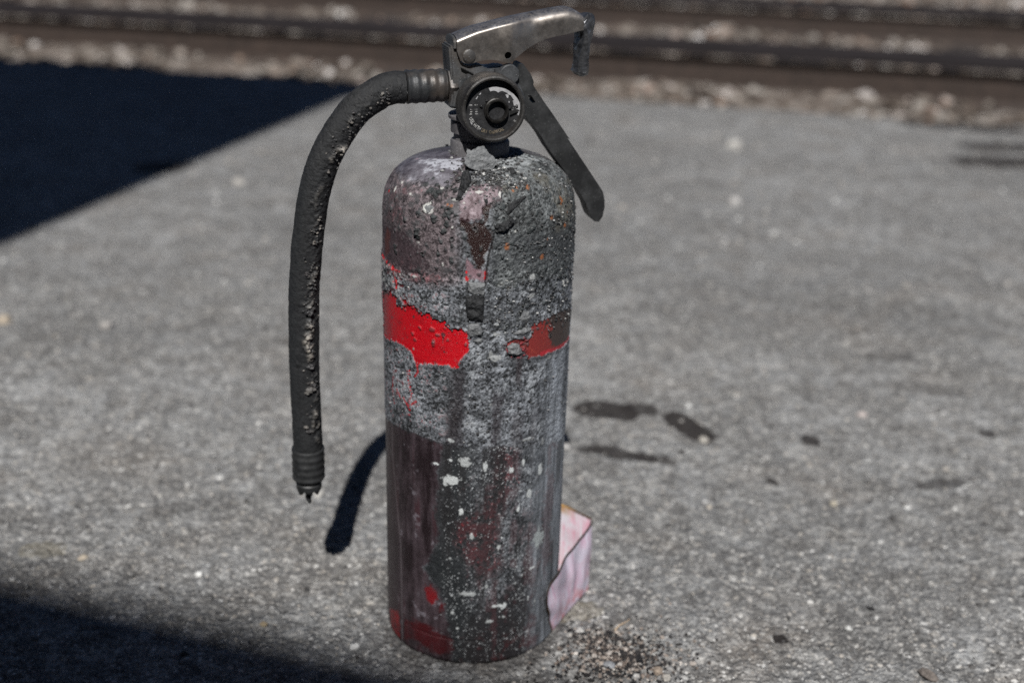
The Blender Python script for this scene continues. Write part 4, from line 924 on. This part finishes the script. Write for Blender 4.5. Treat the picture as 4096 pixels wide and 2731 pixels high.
# ---- squeeze lever on top: pressed channel, rounded over
crs = [(757, 402), (840, 368), (950, 322), (1100, 276), (1200, 250), (1270, 237), (1330, 234), (1390, 246), (1440, 272), (1470, 275), (1550, 246), (1650, 216), (1770, 192), (1900, 186), (1960, 215)]
bots = [(757, 470), (772, 520), (790, 556), (812, 580), (840, 590), (870, 592), (910, 584), (960, 566), (1000, 558), (1050, 553), (1100, 555), (1150, 565), (1200, 578), (1235, 583), (1262, 572), (1285, 550), (1330, 515), (1400, 462), (1500, 402), (1600, 362), (1700, 338), (1780, 322), (1930, 284), (1960, 280)]
tops = [(665, 352), (700, 325), (760, 298), (830, 268), (900, 240), (1000, 214), (1100, 190), (1200, 164), (1300, 140), (1400, 117), (1500, 95), (1600, 76), (1700, 60), (1750, 57), (1800, 72), (1850, 98), (1900, 140), (1945, 195)]
LW = .0122
cp = np.array([V1(x, y, LW) for x, y in crs]); bp_ = np.array([V1(x, y, LW) for x, y in bots]); tp = np.array([V1(x, y, 0) for x, y in tops])
us = np.linspace(cp[0, 0], V1(1938, 200, LW)[0], 90)
zc_, zb_, zt_ = np.interp(us, cp[:, 0], cp[:, 1]), np.interp(us, bp_[:, 0], bp_[:, 1]), np.interp(us, tp[:, 0], tp[:, 1])
ub = V1(1400, 250, LW)[0]
secs = []
for u, a, b, t in zip(us, zc_, zb_, zt_):
    g_ = float(sstep(ub-.012, ub+.010, np.array(u))); w_ = LW-.0022*g_
    flare = .0016*math.exp(-((u-ub+.010)/.008)**2)
    sec = [(w_+flare*.4, b), (w_+flare*.7, b+(a-b)*.3), (w_+flare*.9, b+(a-b)*.6), (w_+flare*.5, b+(a-b)*.85)]
    for k in range(0, 11):
        th = k/10*math.pi/2; sec.append((w_*math.cos(th)**.8 if k < 10 else 0.0, a+(t-a)*math.sin(th)**.9))
    sec += [(-o_, z) for o_, z in sec[-2::-1]]
    secs.append([W(u, o_, z) for o_, z in sec])
bm = bmesh.new(); sv = [[bm.verts.new(p_) for p_ in sec] for sec in secs]; ns = len(secs[0])
for i in range(len(sv)-1):
    for j in range(ns-1): bm.faces.new((sv[i][j], sv[i][j+1], sv[i+1][j+1], sv[i+1][j]))
bmesh.ops.recalc_face_normals(bm, faces=bm.faces[:])
lever = bm_obj('squeeze_lever', bm, M_LEVER, EX, True)
md = lever.modifiers.new('thick', 'SOLIDIFY'); md.thickness = .0014; md.offset = -1
bpy.context.view_layer.update(); me = bpy.data.meshes.new_from_object(lever.evaluated_get(bpy.context.evaluated_depsgraph_get())); lever.modifiers.clear(); lever.data = me
cen = np.mean([v_.co[:] for v_ in me.vertices], 0)
u_, z_ = V1(1225, 512, LW); cutter = lathe('cut', [(0, .004), (.0022, .004), (.0022, .03), (0, .03)], W(u_, .0, z_), E2, None, None, 24)
bmx = bmesh.new(); bmx.from_mesh(cutter.data); bmesh.ops.remove_doubles(bmx, verts=bmx.verts[:], dist=1e-6); bmesh.ops.recalc_face_normals(bmx, faces=bmx.faces[:]); bmx.to_mesh(cutter.data); bmx.free()
cut(lever, cutter)
u_, z_ = V1(1225, 512, LW); lathe('hole_shade_disc', [(0, .0092), (.0042, .0092), (.0042, .002)], W(u_, 0, z_), E2, M_VOID, lever, 20)  # black disc stands in for the shade inside the hole
# closed left end of the channel
bm = bmesh.new(); a, b, t = zc_[0], zb_[0], zt_[0]
sec = secs[0]; up = sec[3:ns-3]
zl = V1(757, 455, LW)[1]
ring = [np.array(p_)-E1*.0004 for p_ in up]; pr0 = [W(us[0]-.0004, LW, zl), *ring, W(us[0]-.0004, -LW, zl+.002)]
f0 = bm.faces.new([bm.verts.new(p_) for p_ in pr0]); r_ = bmesh.ops.extrude_face_region(bm, geom=[f0])
for v_ in [e for e in r_['geom'] if isinstance(e, bmesh.types.BMVert)]: v_.co -= Vector(E1*.0016)
bmesh.ops.bevel(bm, geom=bm.edges[:], offset=.0005, segments=2, affect='EDGES', clamp_overlap=True)
bm_obj('end_wall', bm, M_BODY, lever, True)
u_, z_ = V1(866, 518, LW); lathe('rivet', [(0, .0016), (.0030, .0015), (.0040, .0009), (.0042, -.002)], W(u_, LW+.0002, z_), E2, M_BODY, lever, 32)
lathe('pivot_pin', [(.0034, -.013), (.0034, .012)], W(u_, 0, z_), E2, M_BODY, lever, 24)
# the crushed end folded down
cl = spline([np.r_[V1(1890, 150, 0)], V1(1922, 205, 0), V1(1935, 300, 0), V1(1922, 420, 0), V1(1908, 540, 0), V1(1897, 640, 0), V1(1880, 700, 0)], 26)
bm = bmesh.new(); rings = []; rgn = random.Random(12); K = 14
for i, (u, z) in enumerate(cl):
    t = i/25; tan = cl[min(i+1, 25)]-cl[max(i-1, 0)]; tan /= np.linalg.norm(tan); nrm = np.array([-tan[1], tan[0]])
    hw = np.interp(t, [0, .12, .3, .7, .92, 1], [.0040, .0062, .0054, .0054, .0058, .0024]); hd = np.interp(t, [0, .2, .6, .92, 1], [.0100, .0100, .0085, .0078, .003])
    ring = []
    for k in range(K):
        a = 2*math.pi*k/K; e_ = 1+.12*math.sin(3*a+t*4)+rgn.uniform(-.025, .025); fold = .0007*math.sin(2*a+9*t)
        if .25 < t < .95 and math.cos(a) > .3: e_ *= .72+.22*abs(math.sin(t*5))
        p2 = np.array([u, z])+nrm*(hw*math.cos(a)*e_+fold); ring.append(bm.verts.new(W(p2[0], hd*math.sin(a)*e_, p2[1])))
    rings.append(ring)
for a, b in zip(rings, rings[1:]):
    for k in range(K): bm.faces.new((a[k], a[(k+1) % K], b[(k+1) % K], b[k]))
bm.faces.new(rings[0]); bm.faces.new(rings[-1])
s = NT('crushed_steel'); c = s.coord(); n_ = s.noise(c, 180, 5, .7)
s.setc('Base Color', s.ramp(n_, [(.35, (.03, .031, .034)), (.6, (.11, .112, .12)), (.8, (.28, .28, .29))])); s.setc('Metallic', .6); s.setc('Roughness', .38)
s.setc('Normal', s.bump(s.noise(s.mapping(c, (1, 1, .35)), 260, 4, .6), .0012, .8)); M_CR = s.m
fe = bm_obj('folded_end', bm, M_CR, lever, False); fe['label'] = 'crushed end of the lever folded straight down'

# ---- carry handle slanting down to the right
D = lambda x, y: (x*1.74150, y*1.74150)
HP = [q1(1335, 592), q1(1368, 590), q1(1440, 690), q1(1465, 752), q1(1462, 790), q1(1560, 940), q1(1640, 1052), q1(1800, 1290), (2268, 550), (2330, 642), (2412, 766), (2419, 800), (2419, 830), (2410, 868), (2396, 888), (2378, 886), (2362, 868), (2345, 818), (2318, 770), (2284, 738), (2262, 690), (2225, 640), (2190, 590), (2166, 548), (2140, 512), (2112, 486), q1(1395, 1090), q1(1330, 900), q1(1290, 720)]
handle = extrude_poly('carry_handle', [V(x, y, .009) for x, y in HP], -.006, .009, M_HANDLE, EX, .0012)
bm = bmesh.new(); pp = [V1(x, y, .009) for x, y in ((1410, 880), (1440, 880), (1482, 945), (1465, 962), (1425, 925))]
f0 = bm.faces.new([bm.verts.new(W(u, -.012, z)) for u, z in pp]); r_ = bmesh.ops.extrude_face_region(bm, geom=[f0])
for v_ in [e for e in r_['geom'] if isinstance(e, bmesh.types.BMVert)]: v_.co += Vector(E2*.03)
cutter = bm_obj('cut', bm); cut(handle, cutter)

# ---- hose fitting
fa, fb = V1(285, 803, 0), V1(655, 787, 0); fv = fb-fa; fl = np.linalg.norm(fv); fax = (fv[0]*E1+np.array([0, 0, fv[1]]))/fl
P0 = W(fa[0], 0, fa[1]); prf = [(.0085, -.0005), (.0103, 0)]
for k in range(60):
    t = k/59; prf.append((.0104+.00028*math.cos(t*math.pi*2*4.5)-.0002*t, .0004+t*(fl-.001)))
prf += [(.0090, fl)]
MF = mat_soot_metal('sooty_ferrule', (.015, .016, .017), (.105, .108, .114), .35, .42, 1.0, tint=(.13, .105, .088))
lathe('hose_ferrule', prf, P0, fax, MF, EX, 64)
P1 = W(fb[0], 0, fb[1]); lathe('hex_nut', [(.0088, 0), (.0108, .0005), (.0114, .0014), (.0114, .0050), (.0106, .0062), (.0080, .0064)], P1, fax, MF, EX, 6, False)
s = NT('bright_washer'); s.setc('Base Color', (.45, .45, .46)); s.setc('Metallic', .8); s.setc('Roughness', .4)
lathe('washer', [(.0080, .0062), (.0098, .0064), (.0098, .0080), (.0070, .0081)], P1, fax, s.m, EX, 48)
lathe('outlet', [(.0095, .0080), (.0105, .0100), (.0110, .0150)], P1, fax, M_BODY, EX, 48)

# ---- hose
hp = [(900, 262), (835, 263), (760, 281), (690, 322), (610, 375), (530, 455), (430, 600), (348, 757), (298, 905), (260, 1070), (237, 1250), (220, 1400), (210, 1560)]
hp = [(1100+.574*x, 200+.574*y) for x, y in hp]
hp += [(1100+.733*x, 1100+.733*y) for x, y in ((158, 120), (158, 300), (160, 500), (169, 700), (178, 880), (182, 960))]
n_h = len(hp); hc = []
for i, (x, y) in enumerate(hp):
    back = .016*max(0, (i-4)/(n_h-5))**1.2     # the hose swings a little behind the valve's plane
    u, z = V(x, y, -back); hc.append(W(u, -back, z))
hc = np.array(hc); NHs, NHc = 900, 110
hs = spline(hc, NHs); tg = np.gradient(hs, axis=0); tg /= np.linalg.norm(tg, axis=1)[:, None]
fr_ = np.cross(tg, E2[None]); fr_ /= np.linalg.norm(fr_, axis=1)[:, None]; fn_ = np.cross(fr_, tg)    # fr: across (to the right when hanging), fn: towards the viewer
if fr_[-1]@E1 < 0: fr_ = -fr_
if fn_[-1]@E2 < 0: fn_ = -fn_
th = np.linspace(0, 2*np.pi, NHc, endpoint=False)         # 0 = right side, pi/2 = towards viewer
dirs = np.cos(th)[None, :, None]*fr_[:, None]+np.sin(th)[None, :, None]*fn_[:, None]
HR = .0101
P0h = hs[:, None]+HR*dirs
M1 = fbm(P0h, 130, 4, 81, .6); M2 = fbm(P0h, 420, 4, 83, .6); M3 = fbm(P0h, 1100, 2, 87, .6)
tv = np.linspace(0, 1, NHs)[:, None]; thd = th[None]
ridge = np.exp(-((((thd-(1.42-.28*tv)+.18*np.sin(tv*23)+.12*np.sin(tv*61))+np.pi) % (2*np.pi)-np.pi)/.30)**2)
ridge = ridge*sstep(.965, .90, tv)*sstep(.08, .20, tv)
lump = np.clip(.55+.9*M1+.8*M2, 0, 1.7)*ridge
patchy = sstep(-.45, .15, vnoise(P0h, 75, 91)+.2*M1)
lump = lump*(.25+.75*patchy)
hh = .0021*lump+.00016*M2+.00010*M3+.00022*np.minimum(M1, .0)
crk = np.abs(fbm(P0h, 200, 3, 97)); hh -= .00042*sstep(.08, .0, crk)*sstep(1.0, .2, tv); hh += .00016*M1
Ph = hs[:, None]+(HR+hh)[..., None]*dirs
hv = np.clip(.5+.4*M2+.3*M3, 0, 1); hcol = np.array([.007, .0072, .008])*(1-hv[..., None])+np.array([.021, .022, .024])*hv[..., None]
mk = np.clip(lump*1.1-.15, 0, 1)*np.clip(.5+.8*M2+.5*M3, 0, 1); ctone = np.clip(.5+.9*M1, 0, 1)[..., None]
hcol = hcol*(1-mk[..., None])+(np.array([.11, .115, .12])*(1-ctone)+np.array([.36, .33, .29])*ctone)*mk[..., None]
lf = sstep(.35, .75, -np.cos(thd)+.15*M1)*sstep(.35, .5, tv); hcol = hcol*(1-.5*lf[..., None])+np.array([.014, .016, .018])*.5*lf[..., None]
hr = np.clip(.72-.4*lump+.15*M2, .22, .9)
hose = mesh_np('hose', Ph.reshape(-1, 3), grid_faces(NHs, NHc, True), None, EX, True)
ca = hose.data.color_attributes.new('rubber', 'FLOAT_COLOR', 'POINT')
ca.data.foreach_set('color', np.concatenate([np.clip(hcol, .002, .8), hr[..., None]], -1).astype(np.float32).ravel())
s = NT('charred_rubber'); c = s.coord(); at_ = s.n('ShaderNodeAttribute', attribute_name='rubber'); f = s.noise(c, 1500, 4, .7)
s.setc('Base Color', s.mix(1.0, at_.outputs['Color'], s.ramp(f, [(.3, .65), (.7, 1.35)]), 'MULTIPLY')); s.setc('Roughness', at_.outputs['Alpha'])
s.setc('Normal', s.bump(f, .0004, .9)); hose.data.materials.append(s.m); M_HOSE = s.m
# crumbs of residue along the ridge: stuff
rg = np.random.default_rng(21); Pn = []; sz = []
for k in range(330):
    i = int(rg.uniform(.10, .90)*NHs); j = int(((1.42-.28*i/NHs+rg.normal(0, .30)) % (2*np.pi))/(2*np.pi)*NHc) % NHc
    if patchy[i, j] < .3 and rg.random() < .7: continue
    z_ = rg.uniform(.0004, .0011); Pn.append(Ph[i, j]+dirs[i, j]*z_*.2); sz.append(z_)
for (zx, zy, r_) in ((185, 200, .0030), (200, 185, .0024), (190, 500, .0026), (195, 620, .0034), (180, 640, .0028), (205, 600, .0024), (175, 330, .0018), (185, 850, .0020), (172, 830, .0017), (200, 410, .0017)):
    d = ray(1100+.733*zx, 1100+.733*zy); Q = CAM[None]+np.linspace(.6, .95, 900)[:, None]*d
    dd_ = np.abs(Q[:, None]-hs[None, ::6]).sum(-1) if False else np.linalg.norm(Q[:, None]-hs[None, ::6], axis=-1).min(1)
    h_ = np.where(dd_ < HR)[0]
    if len(h_): Pn.append(Q[h_[0]]); sz.append(r_)
MRS = stone_material('hose_residue', [(0, (.02, .02, .022)), (.5, (.05, .05, .053)), (.8, (.11, .105, .10)), (1, (.26, .24, .215))], .45, .5)
o = stone_mesh('residue', np.array(Pn), np.array(sz), MRS, .8, 2, 22); o.parent = hose; o['kind'] = 'stuff'
# end fitting
e0 = np.array(V(1100+.733*180, 1100+.733*938, -.016)); e1_ = np.array(V(1100+.733*185, 1100+.733*1120, -.016)); ev = e1_-e0; el_ = np.linalg.norm(ev)
eax = (ev[0]*E1+np.array([0, 0, ev[1]]))/el_; PE = W(e0[0], -.016, e0[1])
prf = [(.0090, -.0002), (.0112, 0), (.0115, .001)]
for k in range(40):
    t = k/39; prf.append((.0113+.00022*math.cos(t*2*math.pi*4), .001+t*(el_*.86-.001)))
prf += [(.0106, el_*.92), (.0088, el_*.96), (.0086, el_)]
lathe('end_ferrule', prf, PE, eax, M_HANDLE, EX, 56)
# torn nozzle stub below
bm = bmesh.new(); rgt = random.Random(6); K = 40; rings = []
b1 = np.cross(eax, E2); b1 /= np.linalg.norm(b1); b2 = np.cross(eax, b1)
pe2 = PE+eax*el_
for r_, h_ in ((.0084, -.001), (.0082, .0006), (.0090, .0016), (.0089, .0052), (.0080, None), (.0062, None), (.0066, .001)):
    ring = []
    for k in range(K):
        a = 2*math.pi*k/K; hx = h_
        if h_ is None: hx = .0062+.0016*math.sin(5*a+1)*math.sin(2*a)+rgt.uniform(0, .0016)+.0075*max(0, math.cos(a-rad(90)-.0))**14*(1 if r_ > .007 else .8)
        ring.append(bm.verts.new(pe2+eax*hx+r_*(math.cos(a)*b1+math.sin(a)*b2)))
    rings.append(ring)
for a, b in zip(rings, rings[1:]):
    for k in range(K): bm.faces.new((a[k], a[(k+1) % K], b[(k+1) % K], b[k]))
o = bm_obj('torn_nozzle', bm, M_HANDLE, EX, False)
pts = spline([pe2+eax*.004+b2*.0005, pe2+eax*.009, pe2+eax*.0140-E1*.0004, pe2+eax*.0185+E1*.0002], 10); bm = bmesh.new(); rings = []
for k, p_ in enumerate(pts):
    r_ = .0030*(1-k/9)**.7+.0005; rings.append([bm.verts.new(p_+r_*rgt.uniform(.75, 1.2)*(math.cos(a)*b1+math.sin(a)*b2)) for a in np.linspace(0, 2*math.pi, 8)[:-1]])
for a, b in zip(rings, rings[1:]):
    for k in range(7): bm.faces.new((a[k], a[(k+1) % 7], b[(k+1) % 7], b[k]))
bm.faces.new(rings[-1]); bm_obj('char_spike', bm, MCH, EX, False)

# ------------------------------------------------------------------ the curled pink and white sheet at the foot
def up(px, py, g):                            # height above ground point g seen at (px, py)
    d = ray(px, py); t = ((g[:2]-CAM[:2])@d[:2])/(d[:2]@d[:2]); return CAM[2]+t*d[2]
gF = ground(2349, 2361); gB = np.array([.030, .066, 0])
n_a, n_b, n_v = 30, 60, 40
hF = up(2372, 2074, gF); hB = hF+.005
bot_, top_ = [], []
for k in range(n_a):                           # the panel behind the cylinder
    t = k/(n_a-1); p_ = gB[:2]*(1-t)+gF[:2]*t + np.array([.35, .94])*.003*math.sin(math.pi*t)
    bot_.append((p_[0], p_[1], .003*(1-t))); top_.append((p_[0], p_[1], hB*(1-t)+hF*t+.002*math.sin(t*3)))
TE = np.array([(2372, 2074), (2330, 2140), (2266, 2215), (2237, 2278), (2204, 2323), (2187, 2372), (2185, 2427)], float); TT = [0, .2, .5, .65, .8, .92, 1]
nb0 = len(bot_); back_y = None
for k in range(1, n_b):                        # the panel that comes forward past the cylinder's side
    t = k/(n_b-1); g_ = ground(2349+(2202-2349)*t, 2361+(2529-2361)*t)
    bot_.append((g_[0], g_[1], .0005+.0010*math.sin(math.pi*t)))
    d_ = ray(np.interp(t, TT, TE[:, 0]), np.interp(t, TT, TE[:, 1])); ts = np.linspace(.5, 1.2, 2800); Q_ = CAM[None]+ts[:, None]*d_
    bad = np.where((np.hypot(Q_[:, 0], Q_[:, 1]) < .0668) | (Q_[:, 1] > g_[1]-.006*t))[0]
    top_.append(tuple(Q_[bad[0]-1]))
bot_, top_ = np.array(bot_), np.array(top_)
for _ in range(6): top_[nb0:-1] = .25*top_[nb0-1:-2]+.5*top_[nb0:-1]+.25*top_[nb0+1:]
plan = bot_[:, :2]; npn = len(plan)
tn = np.gradient(plan, axis=0); tn /= np.linalg.norm(tn, axis=1)[:, None]; nm = np.stack([tn[:, 1], -tn[:, 0]], -1)
if nm[-20]@np.array([1, 0]) < 0: nm = -nm
vs_ = []
for side in (0, 1):
    for j in range(n_v):
        f_ = j/(n_v-1); P_ = bot_*(1-f_)+top_*f_
        curl = (.0007*math.sin(f_*math.pi)+.0007*np.sin(np.arange(npn)*.33+f_*3)*math.sin(f_*2.6)+.0007*np.sin(np.arange(npn)*.24-f_*9)*math.sin(f_*3.0))*np.r_[np.full(nb0, .5), np.ones(npn-nb0)]
        vs_.append(np.c_[P_[:, :2]+nm*(curl+side*.0010)[:, None], P_[:, 2]])
vs_ = np.concatenate(vs_); half = n_v*npn
fs = list(grid_faces(n_v, npn))+[f+half for f in grid_faces(n_v, npn)]
for i in range(npn-1):
    fs += [np.array([i, i+1, half+i+1, half+i]), np.array([(n_v-1)*npn+i, (n_v-1)*npn+i+1, half+(n_v-1)*npn+i+1, half+(n_v-1)*npn+i])]
for j in range(n_v-1):
    for e in (0, npn-1): fs.append(np.array([j*npn+e, (j+1)*npn+e, half+(j+1)*npn+e, half+j*npn+e]))
sheet = mesh_np('plastic_sheet', vs_, np.array(fs), None, None, True)
fv_ = np.tile(np.repeat(np.linspace(0, 1, n_v), npn), 2); uv_ = np.tile(np.arange(npn)/(npn-1), n_v*2)
arr = np.stack([uv_, fv_, np.repeat([0.0, 1.0], half), np.ones(len(vs_))], -1)
ca = sheet.data.color_attributes.new('sheet_uv', 'FLOAT_COLOR', 'POINT'); ca.data.foreach_set('color', arr.astype(np.float32).ravel())
s = NT('scorched_pink_sheet'); at_ = s.n('ShaderNodeAttribute', attribute_name='sheet_uv'); sp_ = s.n('ShaderNodeSeparateXYZ'); s.l(at_.outputs['Vector'], sp_.inputs[0]); c = s.coord()
wht = (.74, .70, .76)
str_ = s.noise(s.mapping(at_.outputs['Vector'], (95, 1.6, 1)), 1.0, 3, .6); big = s.noise(c, 60, 3, .6)
colr = s.mix(s.math('MULTIPLY', s.ramp(str_, [(.42, 0.0), (.6, 1.0)]), s.ramp(big, [(.38, .1), (.55, .9)])), wht, (.74, .36, .46))
colr = s.mix(s.math('MULTIPLY', s.ramp(sp_.outputs[0], [(.33, 0.0), (.36, 1.0)]), .4), colr, (.60, .56, .74))  # forward panel: bluish lilac shade tone painted in
red_ = s.math('MULTIPLY', s.ramp(sp_.outputs[1], [(.0, 1.0), (.30, .25), (.8, .0)]), s.ramp(s.noise(c, 95, 4), [(.46, 0.0), (.56, 1.0)]))
colr = s.mix(s.math('MULTIPLY', red_, .8), colr, (.60, .10, .10))
wv = s.math('ADD', sp_.outputs[1], s.math('MULTIPLY', s.math('SUBTRACT', s.noise(c, 300, 3), .5), .04))
edge_ = s.math('MAXIMUM', s.ramp(wv, [(.018, 1.0), (.04, 0.0)]), s.ramp(wv, [(.965, 0.0), (.985, 1.0)]))
colr = s.mix(edge_, colr, (.055, .035, .022))
eu = s.math('MAXIMUM', s.ramp(sp_.outputs[0], [(.975, 0.0), (.992, 1.0)]), 0.0); colr = s.mix(eu, colr, (.055, .035, .022))
tan_ = s.math('MULTIPLY', s.ramp(sp_.outputs[1], [(.86, 0.0), (.93, 1.0)]), s.ramp(sp_.outputs[0], [(.19, 1.0), (.27, 0.0)])); colr = s.mix(tan_, colr, (.45, .25, .07))
s.setc('Base Color', colr); s.setc('Roughness', .5); s.b.inputs['Subsurface Weight'].default_value = 0.0
s.setc('Normal', s.bump(s.noise(s.mapping(at_.outputs['Vector'], (9, 1.2, 1)), 1.0, 3), .003, .6))
sheet.data.materials.append(s.m)
tag(sheet, 'curled pink and white plastic sheet with scorched edges standing against the cylinder foot', 'plastic sheet')
